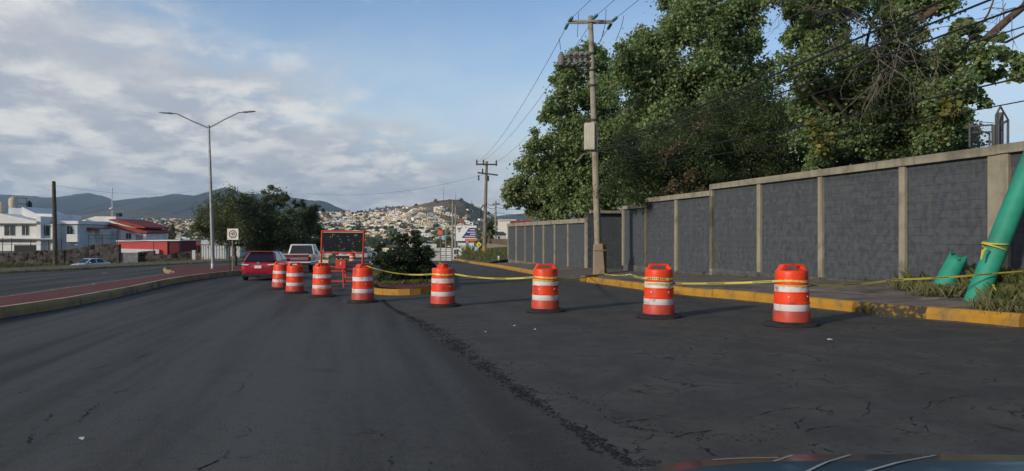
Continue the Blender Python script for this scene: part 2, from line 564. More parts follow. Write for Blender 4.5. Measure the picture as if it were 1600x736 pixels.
# along the pavement on the right (break between px 1290 and 1395)
kerb('kerb', [p for p in K_RIGHT if p[1] >= 12] , +1, 0.22, 0.17, yel, 1.75, breaks=(1, 2))
kerb('kerb', [(9.75, 8.9), (9.0, 11.3), (8.62, 12.3)], +1, 0.16, 0.17, yel, 1.0)
kerb('kerb', [(12.2, -2), (10.6, 5), (9.8, 8.7)], +1, 0.2, 0.17, yel, 1.75)
kerb('kerb', [(2.9, 31.5), (2.95, 32.4), (3.6, 33.6), (4.6, 34.6)], +1, 0.2, 0.17, yel, 1.2)
kerb('kerb', K_FAR, +1, 0.2, 0.2, yel, 2.4)
kerb('median_kerb', K_MED, -1, 0.25, 0.16, yel_old, 2.0)
kerb('median_kerb', K_MEDB[:7], +1, 0.22, 0.14, yel_top, 2.0)
kerb('median_kerb', K_MEDB[6:], +1, 0.22, 0.14, yel_old, 2.6)
kerb('verge_kerb', K_LEFT, -1, 0.16, 0.2, yel_old, 2.6)
nose = [(-9.3, 65), (-8.0, 50), (-6.9, 38), (-5.6, 30), (-4.85, 26.7), (-4.3, 25.2), (-3.55, 24.6), (-2.85, 25.1), (-2.65, 26.3), (-2.75, 30), (-3.9, 45), (-5.6, 60), (-7.4, 75)]
kerb('island_kerb', nose, +1, 0.2, 0.17, yel, 0.9)

# ---- paved and planted tops
redtop = mat('red_median_concrete', (0.165, 0.036, 0.030), 0.9, (0.115, 0.034, 0.029), 1.5, bump=0.004, bscale=40, dirt=(0.11, 0.07, 0.055), dscale=0.6)
dirt_m = mat('trodden_earth', (0.135, 0.105, 0.075), 0.95, (0.085, 0.07, 0.05), 1.2, bump=0.02, bscale=9)
grass_earth = mat('grassy_earth', (0.060, 0.072, 0.028), 0.95, (0.11, 0.09, 0.055), 1.1, bump=0.03, bscale=9)
pave = mat('pavement_concrete', (0.205, 0.168, 0.145), 0.9, (0.150, 0.122, 0.106), 1.6, bump=0.004, bscale=35, dirt=(0.075, 0.062, 0.052), dscale=0.9, dlo=0.45, dhi=0.7)
paveb = mat('pavement_bed', (0.150, 0.128, 0.108), 0.95, (0.105, 0.09, 0.076), 3, bump=0.01, bscale=20)

o = ribbon('median_strip', [(x - 0.15, y) for x, y in K_MED], [(x + 0.12, y) for x, y in K_MEDB], list(np.arange(-4, 58.1, 1.0)), 6, 0.215, redtop); o['kind'] = 'structure'
o = ribbon('median_ground', [(x - 0.15, y) for x, y in K_MED], [(x + 0.12, y) for x, y in K_MEDB], list(np.arange(58, 95.1, 2.0)), 6, 0.2, dirt_m); o['kind'] = 'structure'
o = ribbon('verge_ground', [(x - 0.18, y) for x, y in K_LEFT], [(x - 4.2, y) for x, y in K_LEFT], list(np.arange(-4, 95.1, 2.0)), 6, 0.15, mat('dry_verge_earth', (0.17, 0.135, 0.082), 0.95, (0.085, 0.085, 0.04), 0.9, bump=0.03, bscale=6), lift=lambda t, y: 0.10 * math.sin(t * 3.0) - 0.5 * max(0, t - 0.7)); o['kind'] = 'structure'
def isl(y, L):
    return polyat(L, y)
o = ribbon('island_ground', [(x + 0.13, y) for x, y in ISL_L], [(x - 0.13, y) for x, y in ISL_R], [24.75, 25.1, 25.7, 26.4, 27, 28, 29]+ list(np.arange(30, 76, 2.0)), 5, 0.185, redtop); o['kind'] = 'structure'
o = ribbon('island_planting_bed', [(x + 0.35, y) for x, y in ISL_L], [(x - 0.9, y) for x, y in ISL_R], [28.3, 29] + list(np.arange(30, 76, 2.0)), 5, 0.195, grass_earth); o['kind'] = 'structure'

o = ribbon('lit_kerb_top', [(x - 0.035, y) for x, y in K_MED], [(x - 0.15, y) for x, y in K_MED], list(np.arange(-4, 58.1, 1.0)), 1, 0.268, yel_top); o['kind'] = 'structure'  # pale strip painting the sunlit top edge of the kerb
# pavement between the right kerb and the wall, its slabs laid one by one
WU = Vector((-0.2278, 0.9737, 0)); WN = Vector((-0.9737, -0.2278, 0))
def wx(y):
    return 14.19 - 0.234 * y
def wp(y, off=0.0, z=0.0):
    return Vector((wx(y), y, z)) + WN * off
KR2 = K_RIGHT + [(2.6, 33), (2.25, 34.5), (1.6, 38.2), (1.35, 39.5)] + [(x, y) for x, y in K_FAR[2:]]
def pave_lift(t, y):
    return (0.33 * t * t) * float(np.interp(y, [10, 22, 34], [1.0, 0.75, 0.25])) - 0.155 * max(0.0, 1 - t * 2.2) * float(np.interp(y, [31.6, 33, 37.2, 38.4], [0, 1, 1, 0]))
def pave_z(x, y):
    a = polyat(KR2, y) + 0.16; b_ = wx(y)
    return g(x, y) + 0.175 + pave_lift(min(1, max(0, (x - a) / (b_ - a))), y)
o = ribbon('pavement', [(x + 0.14, y) for x, y in KR2], [(wx(y) + 0.3, y) for y in range(-4, 72, 2)], list(np.arange(-2, 66.1, 0.6)), 6, 0.165, paveb, lift=pave_lift); o['kind'] = 'structure'
slabs = struct_root('pavement_paving')
y = 12.9
while y < 60:
    dy = random.uniform(1.35, 1.6)
    ncol = 2 if y < 26 else 1
    for k in range(ncol):
        def col(yy, t):
            a = polyat(KR2, yy) + 0.19; b_ = wx(yy) - 0.15
            return a + (b_ - a) * t
        t0, t1 = ((0.0, 0.46) if k == 0 else (0.47, 0.80)) if y < 34.5 else (0.02, 0.9)
        if k == 1 and (y < 15.5 or random.random() < 0.2):
            continue
        if (k == 0 and y < 14.0) or 33.5 < y < 41.5:
            continue
        e = 0.012
        tilt = [random.uniform(-0.012, 0.014) for _ in range(4)]
        cs = [(col(y + e, t0) + e, y + e), (col(y + e, t1) - e, y + e), (col(y + dy - e, t1) - e, y + dy - e), (col(y + dy - e, t0) + e, y + dy - e)]
        mb = MB()
        top = [(x_, y_, pave_z(x_, y_) + 0.012 + tl) for (x_, y_), tl in zip(cs, tilt)]
        bot = [(x_, y_, z_ - 0.10) for x_, y_, z_ in top]
        mb.add(bot + top, [(3, 2, 1, 0), (4, 5, 6, 7), (0, 1, 5, 4), (1, 2, 6, 5), (2, 3, 7, 6), (3, 0, 4, 7)])
        mb.build('paving_slab', pave, slabs)
    y += dy

# ---- tar seam between new and old asphalt, and long cracks, as thin broken ribbons of loose crumbs
seam_m = mat('broken_asphalt_edge', (0.010, 0.010, 0.010), 0.95, (0.026, 0.025, 0.024), 14, bump=0.03, bscale=22)
def crumbs(name, path, wfun, dens, m, size):
    mb = MB()
    P_ = resample(path, 0.05)
    for i, p in enumerate(P_):
        t = i / len(P_)
        a = P_[max(i - 1, 0)]; b_ = P_[min(i + 1, len(P_) - 1)]
        d = (b_ - a); d.normalize(); n = Vector((d.y, -d.x))
        for _ in range(dens):
            if random.random() > 0.25 + 0.75 * (0.5 + 0.5 * math.sin(t * 37 + 2 * math.sin(t * 91))):
                continue
            off = random.gauss(0.5, 0.33) * wfun(t)
            c = p + n * off + d * random.uniform(-.05, .05)
            r = size * random.uniform(0.4, 1.5)
            k = random.randint(4, 6)
            a0 = random.random() * 6.28
            z = g(c.x, c.y)
            top = random.uniform(0.003, 0.007)
            ring = [(c.x + r * random.uniform(.6, 1.1) * math.cos(a0 + 6.28 * j / k), c.y + 1.3 * r * random.uniform(.6, 1.1) * math.sin(a0 + 6.28 * j / k)) for j in range(k)]
            vs_ = [(x_, y_, z - 0.005) for x_, y_ in ring] + [(x_ * .8 + c.x * .2, y_ * .8 + c.y * .2, z + top) for x_, y_ in ring]
            mb.add(vs_, [tuple(range(k, 2 * k))] + [(j, (j + 1) % k, k + (j + 1) % k, k + j) for j in range(k)])
    return tag(mb.build(name, m), kind='stuff')
crumbs('asphalt_seam_rubble', [(0.78, 5.1), (-0.05, 8.0), (-0.75, 10.6), (-1.35, 13.0), (-2.3, 16.5), (-3.2, 19.6), (-3.9, 22.5)], lambda t: 0.24 * (0.35 + math.sin(min(1, t * 1.25) * 3.1) ** 2) , 16, seam_m, 0.013)
crumbs('asphalt_seam_rubble', [(1.9, 5.6), (1.1, 5.9), (0.7, 6.9), (0.35, 7.9)], lambda t: 0.22, 3, seam_m, 0.009)
grit_m = mat('gutter_grit', (0.15, 0.13, 0.105), 0.95, (0.09, 0.078, 0.064), 9)
crumbs('gutter_grit', [(x - .10, y) for x, y in K_RIGHT if y >= 12], lambda t: -0.16, 7, grit_m, 0.012)
crumbs('gutter_grit', [(x - .06, y) for x, y in K_FAR[1:4]], lambda t: -0.2, 3, grit_m, 0.02)
crumbs('gutter_grit', [(x + .08, y) for x, y in K_MED if 8 <= y < 50], lambda t: 0.22, 4, mat('gutter_dust', (0.06, 0.055, 0.047), 0.95, (0.035, 0.033, 0.03), 9), 0.016)
def crack(path, w):
    mb = MB()
    P_ = resample(path, 0.045)
    prev = None
    off = 0.0
    for i, p in enumerate(P_):
        a = P_[max(i - 1, 0)]; b_ = P_[min(i + 1, len(P_) - 1)]
        d = (b_ - a); d.normalize(); n = Vector((d.y, -d.x))
        off += random.uniform(-0.035, 0.035); off *= 0.92
        ww = 0.85 * w * max(0.0, random.uniform(-0.3, 1.0)) * max(0, 0.35 + 0.65 * math.sin(i * 0.23 + 2 * math.sin(i * .07)))
        c = p + n * off
        L, R_ = c - n * ww, c + n * ww
        cur = ((L.x, L.y, g(L.x, L.y) + 0.004), (R_.x, R_.y, g(R_.x, R_.y) + 0.004))
        if prev:
            o_ = len(mb.v); mb.v.extend([prev[0], prev[1], cur[1], cur[0]]); mb.f.append((o_, o_ + 1, o_ + 2, o_ + 3))
        prev = cur
    return mb
crack_m = mat('crack_dark', (0.010, 0.010, 0.011), 1.0)
allc = MB()
for path, w in (([(1.55, 5.2), (1.3, 5.75), (0.85, 6.4), (0.55, 7.3), (0.2, 8.0)], .035), ([(1.2, 5.9), (1.75, 6.0), (2.2, 6.15)], .03), ([(0.9, 6.3), (1.3, 6.5), (1.6, 6.5)], .025), ([(2.3, 5.2), (2.2, 5.8), (2.45, 6.4)], .015), ([(3.9, 5.8), (3.7, 6.5), (4.0, 7.0)], .015), ([(5.0, 7.8), (5.5, 8.6)], .015), ([(0.80, 4.6), (0.78, 5.1), (-0.05, 8.0), (-0.75, 10.6), (-1.35, 13.0), (-2.3, 16.5), (-3.2, 19.6), (-3.9, 22.5)], .045), ([(0.86, 4.6), (0.82, 5.1), (0.0, 8.0), (-0.68, 10.6), (-1.27, 13.0)], .05), ([(-4.9, 14.2), (-5.4, 12.2), (-5.5, 10.8)], .016), ([(-5.4, 11.3), (-5.6, 9.6), (-5.35, 8.2)], .02), ([(-4.3, 8.4), (-4.0, 6.9), (-3.9, 6.3)], .02), ([(-4.4, 7.2), (-3.9, 5.9)], .02),
                ([(-3.2, 9.5), (-2.9, 8.0), (-2.7, 7.0)], .012), ([(-2.25, 6.5), (-2.15, 5.5), (-2.25, 4.8)], .018), ([(-1.15, 6.3), (-0.98, 5.6), (-0.85, 4.8)], .016), ([(-0.6, 5.3), (-0.55, 4.7)], .014), ([(-1.3, 6.1), (-1.05, 6.2), (-.8, 5.9)], .01),
                ([(1.2, 6.6), (2.0, 6.4), (2.7, 6.9)], .014), ([(2.3, 5.9), (3.1, 6.6), (3.3, 7.4)], .012), ([(3.3, 6.2), (4.3, 7.2), (4.9, 7.0)], .012), ([(1.3, 8.3), (2.5, 8.0)], .012), ([(4.6, 6.3), (5.4, 7.1)], .012), ([(-5.3, 20.5), (-6.2, 16.2), (-6.4, 14.5)], .010)):
    c_ = crack(path, w); allc.add(c_.v, c_.f)
tag(allc.build('road_cracks', crack_m), kind='stuff')

# faint lane line beyond the left median and scraps on the road
white = mat('white_paint', (0.72, 0.71, 0.68), 0.7, (0.55, 0.54, 0.5), 5)
mb = MB()
for y0 in range(30, 90, 6):
    x0 = polyat([(-22.5, 0), (-26.5, 47), (-28.3, 60), (-28.4, 90)], y0); x1 = polyat([(-22.5, 0), (-26.5, 47), (-28.3, 60), (-28.4, 90)], y0 + 2.4)
    mb.add([(x0, y0, g(x0, y0) + .004), (x0 + .12, y0, g(x0, y0) + .004), (x1 + .12, y0 + 2.4, g(x1, y0 + 2.4) + .004), (x1, y0 + 2.4, g(x1, y0 + 2.4) + .004)], [(0, 1, 2, 3)])
o = mb.build('lane_markings', mat('worn_road_paint', (0.16, 0.16, 0.155), 0.8, (0.07, 0.07, 0.07), 4)); o['kind'] = 'structure'

# ================================================================== THE WALL
conc = mat('wall_concrete', (0.300, 0.272, 0.205), 0.9, (0.245, 0.222, 0.170), 2.2, bump=0.004, bscale=30, dirt=(0.165, 0.145, 0.11), dscale=1.1, dlo=0.52, dhi=0.72, streak=(0.15, 0.132, 0.10))
blockm = mat('painted_block', (0.047, 0.055, 0.065), 0.9, (0.086, 0.096, 0.108), 6.0, bump=0.012, bscale=22, isl=(0.062, 0.071, 0.083), dirt=(0.080, 0.086, 0.092), dscale=1.1, dlo=0.54, dhi=0.78, coord='World', streak=(0.090, 0.092, 0.092))
mortar = mat('painted_mortar', (0.036, 0.041, 0.047), 0.95, (0.060, 0.065, 0.072), 5, bump=0.004, bscale=40)
found = mat('painted_footing', (0.105, 0.108, 0.112), 0.95, (0.080, 0.084, 0.09), 2.0, bump=0.006, bscale=20, dirt=(0.14, 0.125, 0.10), dscale=0.9)
found_far = mat('bare_footing', (0.19, 0.17, 0.13), 0.95, (0.12, 0.11, 0.09), 1.0, bump=0.006, bscale=20)

# one block, shared by all: 0.39 x 0.19, split-faced (a slightly pillowed front)
def block_mesh():
    mb = MB()
    w, h = 0.396, 0.196
    f = [(-w / 2, 0, 0), (w / 2, 0, 0), (w / 2, 0, h), (-w / 2, 0, h)]
    fr = [(-w / 2 + .005, .004, .004), (w / 2 - .005, .004, .004), (w / 2 - .005, .004, h - .005), (-w / 2 + .005, .004, h - .005)]
    bk = [(x_, -.05, z_) for x_, _, z_ in f]
    mb.add(f + fr + bk, [(7, 6, 5, 4), (4, 5, 1, 0), (5, 6, 2, 1), (6, 7, 3, 2), (7, 4, 0, 3), (0, 1, 9, 8), (1, 2, 10, 9), (2, 3, 11, 10), (3, 0, 8, 11)])
    me = bpy.data.meshes.new('block'); me.from_pydata(mb.v, [], mb.f); me.materials.append(blockm)
    import bmesh
    bm = bmesh.new(); bm.from_mesh(me); bmesh.ops.recalc_face_normals(bm, faces=bm.faces); bm.to_mesh(me); bm.free()
    return me
BLK = block_mesh()
WROT = math.atan2(WU.y, WU.x)                # block x runs along the wall, block y faces the road
BLOCKS_SINGLE = 300
count_single = 0

def wall_run(root, cols, zbot, ztop, capt, single=True, col_w=0.2, wide=(), foot=None, skip_last=False):
    """cols: y of each column, near to far; a level run of wall"""
    global count_single
    y0, y1 = cols[0], cols[-1]
    def seg(ya, yb, o0, o1, z0, z1, mb):
        p = wp(ya, o0, z0); q = wp(yb, o0, z0)
        return mb.obox(p, q - p, WN * (o1 - o0), Vector((0, 0, z1 - z0)))
    # cap beam
    seg(y0, y1, -0.16, 0.14, ztop - capt, ztop, MB()).build('cap_beam', conc, root, w=True, bevel=0.012)
    # core, footing
    seg(y0, y1, -0.10, 0.0015, zbot - 0.02, ztop - capt + 0.01, MB()).build('wall_core', mortar, root, w=True)
    seg(y0, y1, -0.12, 0.05, -3.6 if y0 > 30 else -2.2, zbot, MB()).build('footing', foot or found, root, w=True)
    for i, yc in enumerate(cols[:-1] if skip_last else cols):
        hw = (wide[i] if i < len(wide) and wide[i] else col_w) / 2
        seg(yc - hw * .97, yc + hw * .97, -0.13, 0.09, zbot - random.uniform(0.0, 0.10) - (0.25 if hw > .2 else 0), ztop - capt + 0.004, MB()).build('column', conc, root, w=True, bevel=0.012)
    rest = []
    L = 0.4 * 0.9737
    for a, b_, ca, cb in zip(cols, cols[1:], range(99), range(1, 99)):
        ha = (wide[ca] if ca < len(wide) and wide[ca] else col_w) / 2; hb = (wide[cb] if cb < len(wide) and wide[cb] else col_w) / 2
        ya, yb = a + ha * .97, b_ - hb * .97
        z = zbot; r = 0
        while z + 0.05 < ztop - capt:
            h = min(0.2, ztop - capt - z)
            yy = ya - (0.5 * L if r % 2 else 0.0)
            while yy < yb - 0.02:
                s0, s1 = max(yy, ya), min(yy + L, yb)
                if s1 - s0 > 0.05:
                    pos = wp((s0 + s1) / 2, 0.003 + random.uniform(-0.0015, 0.004), z + 0.005)
                    M = Matrix.Translation(pos) @ Matrix.Rotation(WROT + random.uniform(-.006, .006), 4, 'Z') @ Matrix.Diagonal(((s1 - s0) / L, random.uniform(.7, 1.2), h / 0.2, 1))
                    if single and count_single < BLOCKS_SINGLE and s0 > 15.4:
                        o_ = bpy.data.objects.new('block', BLK); COL.objects.link(o_); o_.parent = root
                        o_.matrix_local = Matrix.Translation(-root.location) @ M
                        count_single += 1
                    else:
                        rest.append(M)
                yy += L
            z += 0.2; r += 1
    return rest
def rest_blocks(root, rest):
    v0 = [v.co.copy() for v in BLK.vertices]; f0 = [tuple(p.vertices) for p in BLK.polygons]
    mb = MB()
    for M in rest:
        mb.add([M @ v for v in v0], f0)
    tag(mb.build('block_courses', blockm, root, w=True), kind='stuff')

W1 = thing('block_wall', 'long dark grey block wall with pale concrete columns beside the pavement, stepping down from the right', 'wall', wp(16.1, 0, -1.3))
rest = wall_run(W1, [16.1, 18.83, 22.0, 25.2, 28.4], -1.21, 1.92, 0.2, wide=(0.52,))
rest += wall_run(W1, [28.4, 31.35, 34.4], -1.43, 1.69, 0.2)
rest += wall_run(W1, [34.4, 37.1], -1.40, 1.45, 0.18)
rest += wall_run(W1, [4.0, 7.1, 10.2, 13.2, 16.1], -1.15, 1.93, 0.2, single=False, skip_last=True, wide=(0, 0, 0, 0, 0.52))
# recess: two returns and a back wall
def box_wall(root, p, q, thick, z0, z1, m, nm):
    p, q = Vector((*p[:2], z0)), Vector((*q[:2], z0))
    d = (q - p).normalized(); n = Vector((d.y, -d.x, 0))
    return MB().obox(p, q - p, n * thick, Vector((0, 0, z1 - z0))).build(nm, m, root, w=True)
a, b_, c_, d_ = wp(37.25), wp(37.25, -2.1), wp(42.4, -2.1), wp(42.4)
box_wall(W1, a, b_, 0.15, -2.6, 1.25, blockm, 'return_wall')
box_wall(W1, b_, c_, 0.15, -2.6, 1.30, blockm, 'recess_wall')
box_wall(W1, c_, d_, 0.15, -2.6, 1.25, mortar, 'return_wall')
box_wall(W1, b_ - WN * .03, c_ - WN * .03, 0.22, 1.303, 1.44, conc, 'cap_beam')
box_wall(W1, c_ - WU * .06, d_ - WU * .06 - WN * .05, -0.26, 1.252, 1.40, conc, 'cap_beam')
ROT2 = math.atan2(WN.y, WN.x)
for r_ in range(17):
    u_ = 0.0
    while u_ < 2.0:
        pos = d_ - WN * (u_ + (.2 if r_ % 2 else .4)) + WU * -0.004 + Vector((0, 0, -2.15 + .2 * r_ + .005))
        rest.append(Matrix.Translation(pos) @ Matrix.Rotation(ROT2, 4, 'Z'))
        u_ += .4
rest_blocks(W1, rest)
W2 = thing('block_wall', 'lower dark grey block wall beyond the recess, running on behind the utility pole', 'wall', wp(42.6, 0, -2))
rest = wall_run(W2, [42.6, 45.9, 48.7, 51.3, 53.8, 56.2, 59.0, 61.8], -1.93, 0.98, 0.26, single=False, wide=(0.36,), col_w=0.17, foot=found_far)
rest_blocks(W2, rest)
# end return of the far wall
box_wall(W2, wp(61.9, .0), wp(61.9, -6), 0.2, -3.2, 0.75, blockm, 'return_wall')

# ================================================================== MOUNTAINS AND HAZE
mtn = mat('mountain_scrub', (0.034, 0.044, 0.030), 1.0, (0.060, 0.058, 0.040), 0.0016, lo=0.42, hi=0.6, det=9, spec=0.0)
def ridge(name, prof, d, depth_f, depth_b, seed):
    pxs = np.arange(prof[0][0], prof[-1][0] + 1, 4)
    yy = np.interp(pxs, [p[0] for p in prof], [p[1] for p in prof])
    k = np.ones(3) / 3
    yy = np.convolve(np.pad(yy, 1, 'edge'), k, 'valid')
    rg = np.random.default_rng(seed)
    yy = yy + np.convolve(np.pad(rg.normal(0, 0.7, len(yy)), 1, 'edge'), k, 'valid') + rg.normal(0, .15, len(yy))
    rows = np.concatenate([np.linspace(-1, 0, 15), np.linspace(0, 1, 6)[1:]])
    V = []
    base = float(G(0, d - depth_f)) - 10
    spur = np.convolve(rg.normal(0, 1, len(pxs) + 24), np.ones(9) / 9, 'valid')[:len(pxs)] * 1.6
    for r in rows:
        dd = d + (depth_f if r < 0 else depth_b) * r
        top = (368 - yy) / F * d
        t = abs(r)
        prof_h = (1 - t) ** 1.25 * (1 + 0.35 * spur * t * (1 - t) * 3.0)
        z = base + (top - base) * np.maximum(prof_h, 0)
        x_ = (pxs - 800) / F * d * (dd / d) ** 0.3 + spur * 70 * t * np.sign(-r)
        V.append(np.stack([x_, np.full_like(x_, dd), z], -1))
    V = np.array(V); n, m_ = V.shape[:2]
    i, j = np.meshgrid(np.arange(n - 1), np.arange(m_ - 1), indexing='ij')
    Q = np.stack([i * m_ + j, i * m_ + j + 1, (i + 1) * m_ + j + 1, (i + 1) * m_ + j], -1).reshape(-1, 4)
    o = fast_mesh(name, V.reshape(-1, 3), Q, mtn, smooth=True); o['kind'] = 'structure'
ridge('mountain_range', [(-260, 318), (-160, 300), (-60, 304), (0, 304), (45, 306), (85, 309), (105, 306), (125, 303), (136, 301), (150, 304), (165, 307), (182, 314), (195, 317), (215, 310), (240, 307), (262, 305), (278, 302), (290, 305), (310, 306), (345, 306), (400, 308), (440, 310), (500, 317), (540, 329), (575, 336), (640, 341)], 6400, 2200, 1200, 3)
ridge('mountain_range', [(255, 330), (290, 312), (312, 304), (335, 297), (352, 292), (366, 297), (382, 303), (410, 304), (440, 306), (470, 311), (500, 313), (512, 316), (530, 325), (552, 333), (600, 340)], 5200, 1500, 900, 5)
ridge('mountain_range', [(740, 344), (770, 338), (795, 335), (830, 333), (900, 332), (1050, 326), (1250, 322), (1500, 330), (1750, 330)], 6000, 1500, 900, 8)

hz = bpy.data.materials.new('haze_air'); hz.use_nodes = True
nt = hz.node_tree; nt.nodes.clear()
pv = N(nt, 'ShaderNodeVolumePrincipled')
pv.inputs['Color'].default_value = (0.60, 0.80, 1.0, 1)
pv.inputs['Density'].default_value = 9e-5
pv.inputs['Anisotropy'].default_value = 0.15
ou = N(nt, 'ShaderNodeOutputMaterial'); nt.links.new(pv.outputs[0], ou.inputs['Volume'])
o = MB().bbox(-9800, 9800, -9800, 9900, -26, 640).build('haze', hz); o['kind'] = 'stuff'
# ================================================================== VEGETATION
bark = mat('bark_grey_brown', (0.11, 0.088, 0.066), 0.95, (0.055, 0.044, 0.035), 6, bump=0.02, bscale=14)
bark_red = mat('bark_red_brown', (0.12, 0.075, 0.05), 0.95, (0.06, 0.042, 0.032), 5, bump=0.02, bscale=12)
deadwood = mat('dead_twigs', (0.17, 0.148, 0.122), 0.95, (0.11, 0.092, 0.075), 4)
def leafmat(n, a, b_, tr):
    return mat(n, a, 0.55, isl=b_, spec=0.25, trans=tr)
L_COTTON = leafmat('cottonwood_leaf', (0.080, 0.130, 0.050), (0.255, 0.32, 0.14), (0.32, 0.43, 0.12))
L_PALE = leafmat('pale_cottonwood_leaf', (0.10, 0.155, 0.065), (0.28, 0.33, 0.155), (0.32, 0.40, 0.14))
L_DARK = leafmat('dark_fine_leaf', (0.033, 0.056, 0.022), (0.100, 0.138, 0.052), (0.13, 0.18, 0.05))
L_MESQ = leafmat('mesquite_leaf', (0.056, 0.078, 0.034), (0.165, 0.185, 0.09), (0.16, 0.2, 0.06))
L_OLEA = leafmat('oleander_leaf', (0.016, 0.030, 0.014), (0.050, 0.074, 0.030), (0.04, 0.06, 0.016))
L_DRY = leafmat('dry_leaf', (0.085, 0.068, 0.036), (0.165, 0.135, 0.07), (0.10, 0.08, 0.035))
L_GRASS = leafmat('grass_blade', (0.060, 0.085, 0.022), (0.155, 0.155, 0.055), (0.1, 0.12, 0.03))
L_YEL = leafmat('yellowing_leaf', (0.13, 0.14, 0.03), (0.22, 0.20, 0.05), (0.2, 0.2, 0.04))

def leaf_cloud(blobs, n, size, aspect=0.75, clump=16, tight=0.24, droop=0.25, seed=0, fill=0.25):
    """blobs: (x,y,z,rx,ry,rz). Leaves gather in clumps near each blob's skin, with a thinner filling."""
    rg = np.random.default_rng(seed)
    B = np.array(blobs, float)
    vol = (B[:, 3] * B[:, 5])
    pr = vol / vol.sum()
    C, SG = [], []
    for bb, p in zip(B, pr):
        k = max(4, int(clump * 0.72 * (bb[3] * bb[5]) ** 0.5 / 1.0))
        u = rg.normal(0, 1, (k, 3)); u /= np.linalg.norm(u, axis=1, keepdims=True)
        rad = np.where(rg.random(k) < fill, rg.uniform(.1, .7, k), rg.uniform(.70, 1.22, k))[:, None]
        C.append(bb[:3] + u * rad * bb[3:6]); SG.append(np.full(k, tight * (bb[3] * bb[4] * bb[5]) ** (1 / 3)))
    w = np.concatenate([np.full(len(c), p / len(c)) for c, p in zip(C, pr)])
    C = np.concatenate(C); SG = np.concatenate(SG)
    SG = SG * rg.uniform(.55, 1.25, len(SG)); w = w * rg.uniform(0.12, 1.9, len(w)); w /= w.sum()
    idx = rg.choice(len(C), n, p=w)
    off = rg.normal(0, 1, (n, 3)); 
    pos = C[idx] + off * SG[idx][:, None] * np.array([1, 1, 0.8])
    pos[:, 2] -= np.abs(off[:, 0] * off[:, 1]) * SG[idx] * droop
    nrm = rg.normal(0, 1, (n, 3)) + np.array([0, 0, 0.7]) + off * 0.25
    nrm /= np.linalg.norm(nrm, axis=1, keepdims=True)
    t = rg.normal(0, 1, (n, 3)); t[:, 2] -= droop
    t -= nrm * (t * nrm).sum(1, keepdims=True); t /= np.linalg.norm(t, axis=1, keepdims=True)
    b_ = np.cross(nrm, t)
    s = size * rg.uniform(0.45, 1.45, n)[:, None]
    V = np.stack([pos - t * s * .5, pos - t * s * .05 + b_ * s * .5 * aspect, pos + t * s * .55, pos - t * s * .05 - b_ * s * .5 * aspect], 1)
    V[:, 1] += nrm * s * 0.08; V[:, 3] += nrm * s * 0.08
    return V.reshape(-1, 3), np.arange(4 * n).reshape(-1, 4), C

def limb(mb, a, b_, r0, r1, n=6, bend=0.12, segs=6, seed=None):
    a, b_ = Vector(a), Vector(b_)
    d = b_ - a
    L = d.length
    o1 = Vector((random.uniform(-1, 1), random.uniform(-1, 1), random.uniform(-.2, .6))) * L * bend
    pts = []
    for i in range(segs + 1):
        t = i / segs
        p = a + d * t + o1 * math.sin(t * math.pi) + Vector((random.uniform(-1, 1), random.uniform(-1, 1), random.uniform(-1, 1))) * L * 0.018 * (0 < i < segs)
        pts.append(p)
    mb.tube(pts, [r0 + (r1 - r0) * (i / segs) ** 0.8 for i in range(segs + 1)], n, caps=False)
    return pts

def tree(name, label, cat, base, fork, blobs, n, size, leaf, bk=None, r0=0.25, group=None, seed=1, aspect=0.75, clump=16, tight=0.24, droop=0.25, twigs=40, extra=None, fill=0.25, twig_r=0.02):
    base = Vector(base)
    root = thing(name, label, cat, base, 0, group)
    V, Q, C = leaf_cloud([tuple(Vector(b_[:3]) - base) + tuple(b_[3:]) for b_ in blobs], int(n * 1.9), size * 0.67, aspect, int(clump * 1.25), tight, droop, seed, fill)
    fast_mesh('crown', V, Q, leaf, root)
    mb = MB()
    fork = Vector(fork) - base
    limb(mb, (0, 0, -0.5), fork, r0, r0 * 0.72, 9, 0.05)
    for bb in blobs:
        c = Vector(bb[:3]) - base
        limb(mb, fork + Vector((random.uniform(-.1, .1),) * 3), c, r0 * random.uniform(.35, .5), r0 * 0.12, 6, 0.10)
    rg = np.random.default_rng(seed + 5)
    for c in C[rg.choice(len(C), min(twigs, len(C)), replace=False)]:
        bb = min(blobs, key=lambda q: (Vector(q[:3]) - base - Vector(c)).length)
        limb(mb, Vector(bb[:3]) - base, c, twig_r * 1.6, twig_r * .5, 4, 0.12, 4)
    mb.build('trunk', bk or bark, root, smooth=True)
    return root

def pb(lst, d, dj=2.0, ry=None, k=1.0):
    """blobs measured on the photograph as (px, py, radius px) standing about d metres away"""
    out = []
    for i, (a, b_, r) in enumerate(lst):
        dd = d + dj * (((i * 0.618) % 1.0) - 0.5) * 2
        p = px(a, b_, dd); rr = r * k / F * dd
        out.append((p.x, p.y, p.z, rr, rr * 1.05, rr * .92))
    return out

GT = 'trees standing behind the block wall'
# tree A: low pale boughs hanging over the far end of the wall
tree('cottonwood_tree', 'small pale green tree drooping over the far end of the block wall', 'tree', px(868, 408, 56), px(862, 330, 55),
     pb([(803, 300, 17), (822, 288, 22), (846, 306, 26), (832, 322, 15), (868, 285, 30), (882, 326, 22), (800, 318, 12), (852, 333, 14), (862, 262, 26), (890, 300, 30)], 54, 1.2), 15000, 0.30, L_PALE, r0=0.16, group=GT, seed=2, twigs=50)
